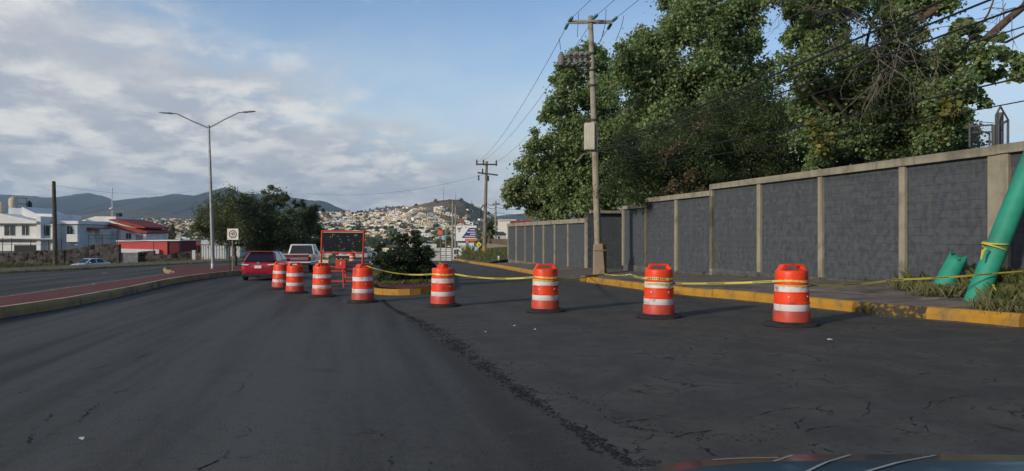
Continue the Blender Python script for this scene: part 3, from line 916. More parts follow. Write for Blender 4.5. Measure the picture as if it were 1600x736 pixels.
# tree B: tall, behind the utility pole
tree('cottonwood_tree', 'tall green tree', 'tree', px(905, 408, 48), px(905, 300, 48),
     pb([(838, 222, 19), (852, 245, 28), (880, 205, 30), (872, 130, 19), (890, 108, 26), (912, 84, 24), (925, 108, 28), (905, 150, 36), (938, 155, 34), (895, 250, 44), (945, 225, 50), (900, 300, 42), (950, 290, 46), (866, 170, 20), (838, 262, 22)], 47, 1.5), 34000, 0.26, L_COTTON, r0=0.3, group=GT, seed=3)['label'] = 'tall green tree directly behind the transformer pole'
# tree C: cottonwood with its top out of the picture
tree('cottonwood_tree', 'broad cottonwood between the transformer pole and the gap of sky', 'tree', px(1085, 395, 40), px(1080, 230, 40),
     pb([(975, 90, 30), (1000, 84, 36), (1048, 66, 38), (1062, 22, 36), (1108, -8, 44), (1090, 40, 44), (1145, 40, 40), (1168, 82, 30), (1185, 118, 26), (1040, 120, 50), (1100, 110, 54), (1150, 140, 46), (990, 135, 40), (1020, 180, 48), (1080, 175, 50), (1150, 10, 36), (1185, 60, 15)], 39, 1.6), 46000, 0.235, L_COTTON, r0=0.36, group=GT, seed=4)
# tree D: dark, fine leaved, in front of them
tree('juniper_tree', 'dark fine-leaved tree low behind the middle of the wall', 'tree', px(1120, 380, 35), px(1115, 290, 35),
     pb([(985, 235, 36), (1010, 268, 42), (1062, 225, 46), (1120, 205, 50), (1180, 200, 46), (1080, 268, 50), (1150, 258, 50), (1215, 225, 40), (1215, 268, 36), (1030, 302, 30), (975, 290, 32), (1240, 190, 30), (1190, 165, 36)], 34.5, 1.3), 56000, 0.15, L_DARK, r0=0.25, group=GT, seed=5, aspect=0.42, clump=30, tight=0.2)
# a dry brown shrub on top of the wall line
tree('dry_shrub', 'browned dying shrub peeping over the wall between the dark trees', 'shrub', px(1075, 360, 32.5), px(1075, 325, 32.5),
     pb([(1055, 292, 14), (1082, 285, 17), (1100, 296, 11), (1040, 300, 9)], 32.3, .4), 1500, 0.15, L_DRY, r0=0.05, seed=6, twigs=30)
tree('dry_shrub', 'browned patch of dead leaves high in the dark tree', 'shrub', px(1058, 360, 36), px(1060, 240, 33),
     pb([(1058, 225, 20), (1085, 205, 16), (1040, 250, 14)], 32.8, .3), 420, 0.14, L_DRY, r0=0.05, seed=7, twigs=60, bk=deadwood)
# tree E: the big cottonwood on the right, full of dead wood
E = tree('cottonwood_tree', 'big old cottonwood with a tangle of bare dead branches, rightmost tree', 'tree', px(1345, 385, 28.5), px(1340, 225, 29.5),
     pb([(1232, 8, 28), (1262, 30, 34), (1300, -10, 50), (1372, 0, 56), (1440, 10, 48), (1260, 92, 38), (1272, 140, 36), (1248, 112, 24), (1300, 165, 40), (1275, 205, 34), (1330, 100, 34), (1392, 135, 46), (1445, 105, 44), (1470, 150, 38), (1490, 190, 28), (1440, 200, 44), (1400, 215, 40), (1320, 225, 36), (1280, 245, 26), (1485, 75, 26), (1512, 205, 13), (1480, 225, 22), (1285, 60, 30), (1240, 55, 20)], 28.5, 1.5), 58000, 0.185, L_COTTON, r0=0.30, group=GT, seed=8, twigs=60)
ex = MB()
org = px(1345, 385, 28.5)
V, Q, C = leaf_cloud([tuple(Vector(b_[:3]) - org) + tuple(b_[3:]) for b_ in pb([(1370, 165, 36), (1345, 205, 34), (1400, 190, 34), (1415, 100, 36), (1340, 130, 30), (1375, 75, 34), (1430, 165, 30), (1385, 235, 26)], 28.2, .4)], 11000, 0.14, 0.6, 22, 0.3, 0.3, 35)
fast_mesh('shade_coloured_leaves', V, Q, L_DARK, E)  # darker leaf colour stands in for the shade inside the crown
for path, r in (([(1340, 200), (1420, 150), (1490, 108), (1540, 62), (1575, 30), (1625, -10)], (.26, .15)), ([(1338, 170), (1370, 90), (1430, 36), (1480, 2), (1530, -30)], (.26, .12)), ([(1340, 220), (1325, 120), (1318, 40), (1300, -40)], (.3, .16)), ([(1490, 108), (1520, 60), (1545, 20), (1560, -20)], (.08, .03)), ([(1540, 62), (1572, 66), (1600, 52), (1640, 50)], (.08, .04)), ([(1560, 45), (1590, 20), (1605, -10)], (.05, .02))):
    P_ = [px(a, b_, 28.2 if i_ > 1 else 29.2) - org for i_, (a, b_) in enumerate(path)]
    ex.tube(P_, list(np.linspace(r[0] * .8, r[1] * .8, len(P_))), 8, caps=True)
ex.build('limb', bark_red, E, smooth=True)
tw = MB()
rr_ = random.Random(5)
def dead(p, d, L, r, lvl):
    n = 5; pts = [Vector(p)]
    dd = Vector(d)
    for i in range(n):
        dd = (dd + Vector((rr_.uniform(-.35, .35), rr_.uniform(-.3, .3), rr_.uniform(-.42, .25)))).normalized()
        pts.append(pts[-1] + dd * L / n)
    tw.tube(pts, list(np.linspace(r, r * .35, n + 1)), 4, caps=False)
    if lvl > 0:
        for k in range(rr_.randint(3, 5)):
            i = rr_.randint(1, n)
            q = (dd + Vector((rr_.uniform(-.9, .9), rr_.uniform(-.6, .6), rr_.uniform(-.9, .5)))).normalized()
            dead(pts[i], q, L * rr_.uniform(.4, .65), r * .55, lvl - 1)
for k in range(24):
    a = px(rr_.uniform(1310, 1460), rr_.uniform(-5, 90), 26.6) - org
    dead(a, (rr_.uniform(-1.2, .7), rr_.uniform(-.3, .1), rr_.uniform(-.6, .3)), rr_.uniform(1.0, 2.2), .022, 2)
for k in range(4):
    a = px(1380 + rr_.uniform(-25, 22), 110 + rr_.uniform(-15, 35), 26.4) - org
    dead(a, (-.6 + rr_.uniform(-.4, .5), -.1, -.6), rr_.uniform(1.1, 1.8), .024, 1)
for k in range(9):
    a = px(rr_.uniform(1530, 1620), rr_.uniform(-10, 60), 26.9) - org
    dead(a, (rr_.uniform(-.8, .8), 0, rr_.uniform(-.9, .6)), rr_.uniform(.8, 1.4), .018, 1)
tag(tw.build('dead_branches', deadwood, E), kind='stuff')
# leaf sprays out on the far right of tree E, and yellowed leaves low down
V, Q, C = leaf_cloud([tuple(Vector(b_[:3]) - org) + tuple(b_[3:]) for b_ in pb([(1545, 92, 20), (1578, 82, 18), (1592, 112, 15), (1522, 122, 22), (1540, 148, 20), (1512, 160, 20), (1560, 112, 14), (1605, 95, 18), (1525, 60, 16), (1508, 40, 18), (1502, 180, 14), (1568, 58, 9)], 27.2, .6)], 7600, 0.185, 0.8, 14, 0.30, 0.3, 31)
fast_mesh('leaf_sprays', V, Q, L_COTTON, E)
V, Q, C = leaf_cloud([tuple(Vector(b_[:3]) - org) + tuple(b_[3:]) for b_ in pb([(1472, 168, 20), (1462, 200, 18), (1290, 225, 14), (1270, 190, 14), (1150, 130, 0.1)][:4], 26.8, .3)], 900, 0.17, 0.8, 12, 0.35, 0.3, 33)
fast_mesh('yellowing_leaves', V, Q, L_YEL, E)
# dense growth further back, closing the view under the crowns
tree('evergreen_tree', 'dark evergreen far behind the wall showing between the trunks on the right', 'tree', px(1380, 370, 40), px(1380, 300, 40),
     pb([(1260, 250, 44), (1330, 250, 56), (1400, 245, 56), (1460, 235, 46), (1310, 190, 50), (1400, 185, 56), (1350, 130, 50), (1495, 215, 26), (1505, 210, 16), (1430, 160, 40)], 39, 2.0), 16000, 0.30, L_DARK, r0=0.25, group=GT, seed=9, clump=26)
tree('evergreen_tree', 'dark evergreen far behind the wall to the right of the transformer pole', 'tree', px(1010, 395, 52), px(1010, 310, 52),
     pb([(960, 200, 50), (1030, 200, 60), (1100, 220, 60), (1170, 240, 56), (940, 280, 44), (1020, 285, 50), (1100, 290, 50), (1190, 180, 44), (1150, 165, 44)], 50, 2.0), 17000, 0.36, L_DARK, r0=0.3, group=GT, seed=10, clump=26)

# the clump of trees on the left median, further along
GM = 'trees on the red median'
tree('mesquite_tree', 'round leafy tree leftmost in the median clump, behind the lamp post', 'tree', (*[c_ for c_ in px(368, 0, 60)][:2], g(-22, 60) + .2), px(366, 385, 60),
     pb([(318, 352, 17), (334, 330, 22), (362, 314, 21), (386, 330, 26), (330, 360, 22), (360, 352, 30), (394, 358, 27), (306, 360, 9), (352, 370, 15), (390, 378, 13)], 60, 1.6), 22000, 0.21, L_MESQ, r0=0.16, group=GM, seed=21, aspect=0.5, clump=26, tight=0.24)
tree('mesquite_tree', 'tallest tree of the median clump with a narrow raised top', 'tree', (*[c_ for c_ in px(426, 0, 63)][:2], g(-20, 63) + .2), px(426, 375, 63),
     pb([(428, 303, 13), (440, 312, 13), (420, 318, 12), (432, 338, 22), (412, 352, 24), (446, 358, 26), (424, 370, 21), (452, 376, 14), (402, 376, 12)], 63, 1.3), 17000, 0.22, L_MESQ, r0=0.16, group=GM, seed=22, aspect=0.6, clump=22)
tree('mesquite_tree', 'thin-topped tree rightmost in the median clump, behind the pickup', 'tree', (*[c_ for c_ in px(466, 0, 66)][:2], g(-19, 66) + .2), px(466, 378, 66),
     pb([(466, 318, 9), (480, 330, 15), (496, 328, 9), (470, 348, 20), (490, 352, 16), (462, 372, 22), (484, 374, 17), (500, 366, 8), (476, 388, 10)], 66, 1.3), 12500, 0.22, L_MESQ, r0=0.13, group=GM, seed=23, aspect=0.5, clump=22)

# oleander on the island
def shrub(name, label, base, blobs, n, size, leaf, seed, aspect=0.3, stems=14, clump=30, tight=.2):
    base = Vector(base)
    root = thing(name, label, 'shrub', base)
    V, Q, C = leaf_cloud([tuple(Vector(b_[:3]) - base) + tuple(b_[3:]) for b_ in blobs], n, size, aspect, clump, tight, 0.0, seed)
    fast_mesh('foliage', V, Q, leaf, root)
    mb = MB()
    rg = np.random.default_rng(seed)
    for c in C[rg.choice(len(C), min(stems, len(C)), replace=False)]:
        limb(mb, (random.uniform(-.25, .25), random.uniform(-.25, .25), -.1), c, 0.02, 0.006, 4, 0.08, 4)
    mb.build('stem', bark, root)
    return root, C
ob = (*px(628, 0, 29.6)[:2], g(-4.3, 29.6) + .2)
ol, C = shrub('oleander_bush', 'dense dark oleander bush with a few white flowers on the island nose', ob,
     pb([(612, 410, 24), (645, 402, 26), (628, 384, 19), (655, 392, 19), (636, 372, 8), (650, 370, 7), (676, 427, 10), (600, 436, 9), (660, 384, 12), (600, 398, 15), (668, 408, 13), (635, 420, 26), (606, 424, 16), (664, 424, 13), (618, 378, 8), (592, 405, 7), (630, 432, 17), (650, 432, 14), (612, 432, 11), (585, 415, 5), (622, 368, 4), (648, 364, 4), (676, 415, 6)], 29.6, .5), 26000, 0.12, L_OLEA, 41, aspect=0.34, stems=40)
fl = MB()
rg = np.random.default_rng(4)
for c in C[rg.choice(len(C), 20, replace=False)]:
    for _ in range(3):
        p = Vector(c) + Vector((rg.normal(0, .05), rg.normal(0, .05) - .08, rg.normal(0, .05)))
        fl.tube([p, p + Vector((0, -.02, .03))], [0.012, 0.035], 5)
tag(fl.build('flowers', mat('white_petals', (0.72, 0.70, 0.66), 0.7), ol), kind='stuff')

# grass: verge of the island, tufts by the green post, far grassy bank
def grass(name, spots, n, h, leaf, seed):
    rg = np.random.default_rng(seed)
    P_ = np.array(spots)                       # x, y, z, spread_x, spread_y, weight
    w = P_[:, 5] / P_[:, 5].sum()
    i = rg.choice(len(P_), n, p=w)
    pos = P_[i, :3].copy(); pos[:, 0] += rg.normal(0, 1, n) * P_[i, 3]; pos[:, 1] += rg.normal(0, 1, n) * P_[i, 4]
    a = rg.uniform(0, 6.28, n); hh = h * rg.uniform(.35, 1.25, n)
    lean = rg.uniform(.1, .8, n)
    d = np.stack([np.cos(a), np.sin(a), np.zeros(n)], 1); s = np.stack([-np.sin(a), np.cos(a), np.zeros(n)], 1)
    wd = (0.0025 + 0.0035 * rg.random(n)[:, None]) * max(1.0, h / .3)
    up = np.array([0, 0, 1.0])
    V = np.stack([pos - s * wd, pos + s * wd, pos + d * (lean * hh * .45)[:, None] + up * (hh * .7)[:, None] + s * wd * .6, pos + d * (lean * hh)[:, None] + up * hh[:, None] * .95], 1)
    o = fast_mesh(name, V.reshape(-1, 3), np.arange(4 * n).reshape(-1, 4), leaf); o['kind'] = 'stuff'
isl_sp = [(x, y, g(x, y) + .19, .25, .6, 1) for y in np.arange(29, 50, 1.2) for x in np.linspace(polyat(ISL_L, y) + .6, polyat(ISL_L, y) + 1.9, 3)]
isl_sp += [(x, y, g(x, y) + .19, .3, .6, 1) for y in np.arange(29, 40, 1.2) for x in np.linspace(polyat(ISL_L, y) + 1.2, polyat(ISL_R, y) - 1.3, 3)]
grass('island_grass', isl_sp, 22000, 0.15, L_GRASS, 51)
tuft = []
for p_, q_, dd, w_ in ((1475, 455, 16.2, 1.2), (1500, 456, 16.2, 1.2), (1530, 452, 16.3, 1.5), (1555, 455, 16.0, 2), (1580, 450, 15.8, 2.5), (1605, 452, 15.6, 3), (1590, 465, 15.2, 2), (1440, 454, 17.3, .6), (1560, 465, 15.5, .8), (1598, 490, 13.2, 1.2), (1585, 484, 13.6, .8), (1540, 440, 16.2, 1.2), (1640, 450, 15, 3), (1660, 470, 14, 2)):
    v_ = px(p_, q_, dd)
    tuft.append((v_.x, v_.y, pave_z(v_.x, v_.y) - .02, .22, .22, w_))
grass('wall_grass', tuft, 60000, 0.22, leafmat('dry_grass_blade', (0.115, 0.125, 0.052), (0.20, 0.19, 0.095), (0.2, 0.2, 0.07)), 52)
grass('wall_tall_grass', tuft[3:], 2600, 0.42, L_GRASS, 54)
foot = [(wx(y) - .12, y, pave_z(wx(y) - .1, y) - .03, .05, .5, .5) for y in np.arange(17, 36, 1.0)]
grass('wall_foot_weeds', foot, 500, 0.14, L_GRASS, 53)
bank = [(x, y, g(x, y) + .05 , .8, 1.2, 1) for y in np.arange(62, 86, 1.5) for x in np.linspace(polyat(K_FAR, y) + .9, polyat(K_FAR, y) + 5.5, 7)]

# ================================================================== BARRELS
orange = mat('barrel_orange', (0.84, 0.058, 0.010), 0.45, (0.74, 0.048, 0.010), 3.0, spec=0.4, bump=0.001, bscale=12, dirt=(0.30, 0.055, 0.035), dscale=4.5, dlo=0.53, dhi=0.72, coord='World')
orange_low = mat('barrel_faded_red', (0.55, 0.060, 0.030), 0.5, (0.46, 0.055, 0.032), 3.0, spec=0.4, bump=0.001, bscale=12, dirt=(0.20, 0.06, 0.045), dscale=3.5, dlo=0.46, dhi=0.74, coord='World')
reflw = mat('reflective_white', (0.68, 0.66, 0.65), 0.4, (0.58, 0.565, 0.56), 5.0, spec=0.5, dirt=(0.30, 0.26, 0.235), dscale=5, dlo=0.53, dhi=0.70, coord='World')
rubber = mat('black_rubber', (0.018, 0.018, 0.019), 0.85, (0.032, 0.031, 0.030), 6, bump=0.004, bscale=30)
def make_barrel():
    root = thing('traffic_barrel', 'barrel', 'traffic barrel', (0, 0, 0), 0, 'orange and white barrels strung across the road')
    n = 40
    MB().lathe([(.455, 0), (.465, .012), (.45, .05), (.36, .065), (.335, .085), (.30, .085)], n).build('rubber_base', rubber, root, smooth=2)
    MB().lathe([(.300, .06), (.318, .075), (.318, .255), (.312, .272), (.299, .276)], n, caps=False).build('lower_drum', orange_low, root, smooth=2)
    MB().lathe([(.297, .272), (.303, .280), (.303, .385), (.297, .392)], n, caps=False).build('white_band', reflw, root, smooth=2)
    MB().lathe([(.296, .390), (.310, .396), (.311, .420), (.298, .428), (.296, .585), (.306, .592), (.304, .606), (.289, .612)], n, caps=False).build('middle_drum', orange, root, smooth=2)
    MB().lathe([(.287, .610), (.292, .615), (.292, .728), (.287, .732)], n, caps=False).build('white_band', reflw, root, smooth=2)
    MB().lathe([(.285, .730), (.297, .736), (.297, .752), (.285, .760), (.282, .865), (.281, .93), (.276, .965), (.262, .985), (.02, .990)], n, caps=True).build('upper_drum', orange, root, smooth=2)
    # carrying handle: a flat loop standing on the lid, with a slot right through
    hp = MB()
    outer = [(-.268, .955), (-.19, 1.078), (-.165, 1.092), (.165, 1.092), (.19, 1.078), (.268, .955)]
    inner = [(-.15, .992), (-.135, 1.04), (-.125, 1.05), (.125, 1.05), (.135, 1.04), (.15, .992)]
    for dy in (-.065, .065):
        pass
    A = [(u, -.085, v) for u, v in outer] + [(u, -.07, v) for u, v in inner]
    Bk = [(u, .085, v) for u, v in outer] + [(u, .07, v) for u, v in inner]
    hp.add(A + Bk, [(i, i + 1, i + 7, i + 6) for i in range(5)] + [(12 + i + 1, 12 + i, 18 + i, 18 + i + 1) for i in range(5)] + [(i + 1, i, 12 + i, 12 + i + 1) for i in range(5)] + [(6 + i, 6 + i + 1, 18 + i + 1, 18 + i) for i in range(5)] + [(0, 6, 18, 12), (11, 5, 17, 23)])
    hp.build('handle', orange, root, bevel=0.012)
    for a in (-2.2, -.95, .4, 1.9):
        MB().tube([(math.cos(a) * .284, math.sin(a) * .284, .53), (math.cos(a) * .304, math.sin(a) * .304, .53)], .014, 8).build('bolt', reflw, root)
    return root
BAR = [  # photo x of the axis, depth, turn, tilt, label
    (1237, 13.45, 0.12, 0.0, 'nearest barrel, rightmost of the row, standing in front of the broken kerb'),
    (1029, 15.4, -0.1, 0.0, 'second barrel from the right, with two tape strands ending on it'),
    (852, 17.3, 0.1, 0.0, 'barrel standing alone in the middle of the closed side road'),
    (692, 19.5, 1.35, 0.0, 'barrel just right of the red island nose and its oleander bush'),
    (567, 21.6, 1.1, 0.0, 'barrel just left of the island nose, in front of the dark message board'),
    (503, 24.6, 0.9, 0.0, 'barrel under the left post of the message board'),
    (461, 26.9, 0.7, 0.0, 'barrel in front of the white and maroon pickup, with a dirty lower band'),
    (437.5, 30.0, 0.5, 0.025, 'farthest barrel, leaning slightly, touching the red car in the view')]
barrels = []
BS = 1.0
for i, (a, d, rz, tl, lab) in enumerate(BAR):
    if i == 0:
        o = make_barrel()
    else:
        o = copy_tree(barrels[0])
    x = (a - 800) / F * d
    o.location = (x, d, g(x, d) + 0.004)
    o.rotation_euler = (random.uniform(-.012, .012), tl + random.uniform(-.014, .014), rz)
    o['label'] = lab
    barrels.append(o)
bpos = [Vector(o.location) for o in barrels]

# ---- caution tape strung between them
tapem = bpy.data.materials.new('caution_tape'); tapem.use_nodes = True
nt = tapem.node_tree; b = nt.nodes['Principled BSDF']; b.inputs['Roughness'].default_value = 0.4
uv = N(nt, 'ShaderNodeUVMap')
sp = N(nt, 'ShaderNodeSeparateXYZ'); nt.links.new(uv.outputs[0], sp.inputs[0])
fr = math_node(nt, 'FRACT', math_node(nt, 'MULTIPLY', sp.outputs[0], 0.95))
word = math_node(nt, 'MULTIPLY', math_node(nt, 'GREATER_THAN', fr, 0.52), math_node(nt, 'LESS_THAN', fr, 0.92))
ls = math_node(nt, 'FRACT', math_node(nt, 'MULTIPLY', sp.outputs[0], 24.0))
let = math_node(nt, 'MULTIPLY', math_node(nt, 'GREATER_THAN', ls, 0.28), math_node(nt, 'MULTIPLY', math_node(nt, 'GREATER_THAN', sp.outputs[1], 0.22), math_node(nt, 'LESS_THAN', sp.outputs[1], 0.78)))
nt.links.new(mixc(nt, math_node(nt, 'MULTIPLY', word, let), (0.54, 0.47, 0.085), (0.02, 0.02, 0.015)), b.inputs['Base Color'])
def tape(label, pts, sag, width=0.038, twist0=0.0, twist1=0.0):
    """pts: anchors; between each pair the tape hangs with the given sag"""
    vs_, fs, us = [], [], []
    s = 0.0
    path = []
    for (a, b_), sg in zip(zip(pts, pts[1:]), sag):
        a, b_ = Vector(a), Vector(b_)
        n = max(3, int((b_ - a).length / 0.12))
        for i in range(n + (1 if b_ == Vector(pts[-1]) else 0)):
            t = i / n
            p = a.lerp(b_, t); p.z -= sg * 4 * t * (1 - t)
            path.append(p)
    prev = None
    for i, p in enumerate(path):
        if i: s += (p - path[i - 1]).length
        d = (path[min(i + 1, len(path) - 1)] - path[max(i - 1, 0)]).normalized()
        t = i / (len(path) - 1)
        tw_ = twist0 + (twist1 - twist0) * t + 0.35 * math.sin(s * 1.3)
        side = d.cross(Vector((0, 0, 1))).normalized(); up = side.cross(d)
        wv = up * math.cos(tw_) + side * math.sin(tw_)
        vs_ += [p - wv * width / 2, p + wv * width / 2]; us += [(s, 0), (s, 1)]
        if i:
            k = 2 * i
            fs.append((k - 2, k, k + 1, k - 1))
    me = bpy.data.meshes.new('caution_tape'); me.from_pydata([tuple(v) for v in vs_], [], fs)
    ul = me.uv_layers.new(name='UVMap')
    for l in me.loops:
        ul.data[l.index].uv = us[l.vertex_index]
    me.materials.append(tapem)
    o = bpy.data.objects.new('caution_tape', me); COL.objects.link(o)
    so_ = o.modifiers.new('thickness', 'SOLIDIFY'); so_.thickness = 0.002
    return tag(o, label, 'caution tape', 'yellow tape strung between the barrels')
def around(k, z, r=0.30, a0=-2.9, a1=-0.25, n=7):
    """points round the front of barrel k (angles seen from above; -pi/2 faces the camera)"""
    return [bpos[k] + Vector((r * math.cos(a0 + (a1 - a0) * i / n), r * math.sin(a0 + (a1 - a0) * i / n), z + .01 * math.sin(i))) for i in range(n + 1)]
b4 = bpos[4] + Vector((.10, -.05, 1.045))
A3 = around(3, .83)
tape('yellow caution tape sloping from the message-board barrel to the barrel by the oleander', [b4] + A3, [.10] + [0] * 7, twist0=.5)
A2 = around(2, .79)
tape('yellow caution tape hanging level between the island barrel and the middle barrel', [A3[-1]] + A2, [.07] + [0] * 7)
A2b = around(2, .72, .302)
o_ = tape('narrow lower tape wrap on the middle barrel running back to the utility pole', A2b + [px(905, 434, 28), px(938, 430, 33.4)], [0] * 7 + [.03, .02], width=.044)
A1 = around(1, .80, a0=-3.0)
tape('yellow caution tape from the utility pole foot to the top of the second barrel', [px(945, 428, 33.6), px(985, 428.5, 25)] + A1, [.05, .02] + [0] * 7, width=.05)
A1b = around(1, .69, .305, a0=-2.7)
A0 = around(0, .80, a0=-2.6)
tape('yellow lettered tape hanging between the two nearest barrels', A1b + A0, [0] * 7 + [.02] + [0] * 7)
A0b = around(0, .71, .306, a0=-2.8)
postx = px(1553, 426, 15.0)
tape('thin twisted tape rising from the nearest barrel past the green post to the right edge', A0b + [px(1395, 437, 14.2), postx + Vector((0, -.15, 0)), px(1700, 411, 14.9)], [0] * 7 + [.04, .02, .02], width=.036, twist0=.1, twist1=.3)
# ================================================================== POLES AND WIRES
polec = mat('pole_concrete', (0.33, 0.29, 0.22), 0.9, (0.25, 0.22, 0.17), 3.0, bump=0.004, bscale=25, dirt=(0.17, 0.145, 0.11), dscale=1.5)
pole_base_m = mat('pole_block_concrete', (0.26, 0.205, 0.16), 0.95, (0.33, 0.25, 0.15), 1.4, bump=0.012, bscale=14, dirt=(0.13, 0.10, 0.08), dscale=1.5)
steel = mat('galvanised_steel', (0.30, 0.31, 0.32), 0.5, (0.22, 0.225, 0.23), 4, metal=0.6)
grey_p = mat('grey_equipment_paint', (0.20, 0.195, 0.185), 0.6, (0.14, 0.137, 0.13), 4)
dark_i = mat('dark_ironwork', (0.040, 0.038, 0.036), 0.7)
glass_i = mat('green_insulator', (0.06, 0.16, 0.17), 0.3, spec=0.5)
wirem = mat('black_cable', (0.022, 0.022, 0.024), 0.6)
cabin = mat('cabinet_cream', (0.56, 0.53, 0.42), 0.6, (0.48, 0.45, 0.36), 2)
wood = mat('pole_timber', (0.10, 0.083, 0.062), 0.95, (0.06, 0.05, 0.04), 3, bump=0.01, bscale=12)

def wire_mesh(mb, a, b_, sag, r, n=18):
    a, b_ = Vector(a), Vector(b_)
    pts = []
    for i in range(n + 1):
        t = i / n
        p = a.lerp(b_, t); p.z -= sag * 4 * t * (1 - t); pts.append(p)
    mb.tube(pts, r, 4, caps=False)
def wire(label, a, b_, sag, r=0.014, group='wires of the street line', n=20):
    mb = MB(); wire_mesh(mb, a, b_, sag, r, n)
    return tag(mb.build('cable', wirem), label, 'cable', group)

# pole A: the concrete pole with its transformers
DA = 34.6
pa = px(936, 427.5, DA)
ta = px(922.5, 25, DA)
PA = thing('utility_pole', 'tall concrete utility pole with grey switchgear, cream cabinet and concrete foot', 'utility pole', pa)
def la(p, q, dy=0.0):
    return px(p, q, DA + dy) - pa
ax = lambda q: 922.5 + (936 - 922.5) * (q - 25) / (427.5 - 25)      # pole axis at picture height q
MB().tube([la(936, 430), la(ax(300), 300), la(ax(150), 150), la(922.5, 25)], [.17, .155, .135, .11], 14).build('shaft', polec, PA, smooth=2)
bb = MB(); bb.add(*(lambda v: (v, [(3, 2, 1, 0), (4, 5, 6, 7), (0, 1, 5, 4), (1, 2, 6, 5), (2, 3, 7, 6), (3, 0, 4, 7)]))([tuple(la(927, 432) + Vector((0, -.28, 0))), tuple(la(944.5, 432) + Vector((0, -.28, 0))), tuple(la(944.5, 432) + Vector((0, .25, 0))), tuple(la(927, 432) + Vector((0, .25, 0))),
    tuple(la(927.5, 382) + Vector((0, -.26, 0))), tuple(la(941, 380.5) + Vector((0, -.26, 0))), tuple(la(941, 380.5) + Vector((0, .22, 0))), tuple(la(927.5, 382) + Vector((0, .22, 0)))]))
bb.build('base_block', pole_base_m, PA, bevel=0.03)
MB().tube([la(945, 431, -.05), la(944.8, 381, -.05)], .085, 10).build('cable_duct', mat('duct_brown', (0.13, 0.10, 0.062), 0.8, (0.09, 0.07, 0.05), 4), PA, smooth=2)
MB().tube([la(926.6, 391, -.3), la(947.5, 391, -.3)], .018, 6).build('strap', mat('yellow_strap', (0.36, 0.24, 0.05), 0.7), PA)
for q, r in ((134, .15), (188, .16), (236, .165), (110, .14), (84, .135)):
    c = la(ax(q), q)
    MB().lathe([(r + .006, -.05), (r + .012, -.045), (r + .012, .045), (r + .006, .05)], 16, c, caps=False).build('pole_band', dark_i, PA, smooth=2)
arm = MB()
for q, dy in ((32.5, -.14), (35.5, .14)):
    a, b_ = la(887, q, dy), la(957, q, dy)
    arm.obox(a - Vector((0, .03, .05)), b_ - a, Vector((0, .07, 0)), Vector((0, 0, .085)))
arm.build('crossarm', mat('crossarm_paint', (0.33, 0.32, 0.33), 0.6, (0.26, 0.25, 0.26), 4), PA)
def insul(p, d, L=.55):
    p = Vector(p); d = Vector(d).normalized()
    mb = MB(); n = 6
    pts = []; rad = []
    for i in range(n):
        t0 = L * i / n
        pts += [p + d * t0, p + d * (t0 + L / n * .4), p + d * (t0 + L / n * .5), p + d * (t0 + L / n * .95)]; rad += [.03, .035, .075, .03]
    mb.tube(pts, rad, 8)
    return mb.build('insulator', glass_i, PA, smooth=True), p + d * L
NEXT = Vector((14.0, -15.0, 10.6))                # the next pole of the line, behind the camera
DB = 85.0
pbz = px(757, 405, DB); tb = px(760.5, 252, DB)
ends_n, ends_f = [], []
for q_, (a, b_) in enumerate(((888, 34), (926, 30), (956, 34))):
    p = la(a, b_) + pa
    dn = (Vector((NEXT.x + (a - 922) * .029, NEXT.y, NEXT.z)) - p).normalized()
    bx = px((745, 750, 774)[q_], 256, DB)
    dfv = (bx - p).normalized() + Vector((0, 0, -.09))
    _, e1 = insul(p - pa + dn * .1, dn); _, e2 = insul(p - pa + dfv * .15 - Vector((0, 0, .05)), dfv)
    ends_n.append(e1 + pa); ends_f.append(e2 + pa)
nm = ('leftmost', 'middle', 'rightmost')
for q_ in range(3):
    a = (888, 926, 956)[q_]
    wire('%s high power wire from the concrete pole crossarm out of the top of the picture' % nm[q_], ends_n[q_], Vector((NEXT.x + (a - 922) * .029, NEXT.y, NEXT.z)), .35, .013)
    wire('%s high power wire from the concrete pole down to the far wooden pole' % nm[q_], ends_f[q_], px((745, 750, 774)[q_], 254, DB), .9, .013, n=30)
# drop leads
dl = MB()
for path in ([(904, 20), (903, 40), (902, 58)], [(947, 14), (946, 36), (940, 60)], [(975, 24), (971, 42), (962, 64)], [(874, 60), (876, 78)], [(944, 48), (938, 66)]):
    P_ = [la(a, b_, -.1) for a, b_ in path]
    MB().tube(P_, .012, 4, caps=False).build('drop_lead', wirem, PA)
# switchgear bank on a bracket: five insulator posts with caps over two rails
sw = MB()
for q in (91, 101.5):
    a, b_ = la(880, q + 1, -.1), la(922, q, -.1)
    sw.obox(a - Vector((0, .06, .05)), b_ - a, Vector((0, .12, 0)), Vector((0, 0, .085)))
sw.tube([la(920, 122, -.1), la(897, 102, -.1)], .03, 6)
sw.tube([la(919, 112), la(893, 103)], .03, 6)
sw.build('bracket', dark_i, PA)
for k, a in enumerate((877, 889, 898, 907, 915)):
    m_ = MB()
    if k == 0:
        c = la(a, 92, -.1)
        m_.lathe([(.12, -.30), (.16, -.24), (.16, .12), (.10, .22), (.05, .33)], 12, c)
    else:
        c = la(a, 90, -.1)
        m_.lathe([(.09, -.22), (.10, -.05), (.065, -.03), (.11, 0), (.07, .03), (.12, .06)], 12, c)
        m_.tube([c + Vector((-.05, 0, .08)), c + Vector((0.02, 0, .18)), c + Vector((.12, 0, .20)), c + Vector((.20, 0, .14))], [.085, .10, .10, .07], 10)
    m_.build('switch_bushing', grey_p, PA, smooth=2)
for k in range(4):
    a = 885 + k * 9.5
    MB().tube([la(a, 102, -.2), la(a + 7, 95, -.2)], .035, 6).build('fuse_tube', grey_p, PA)
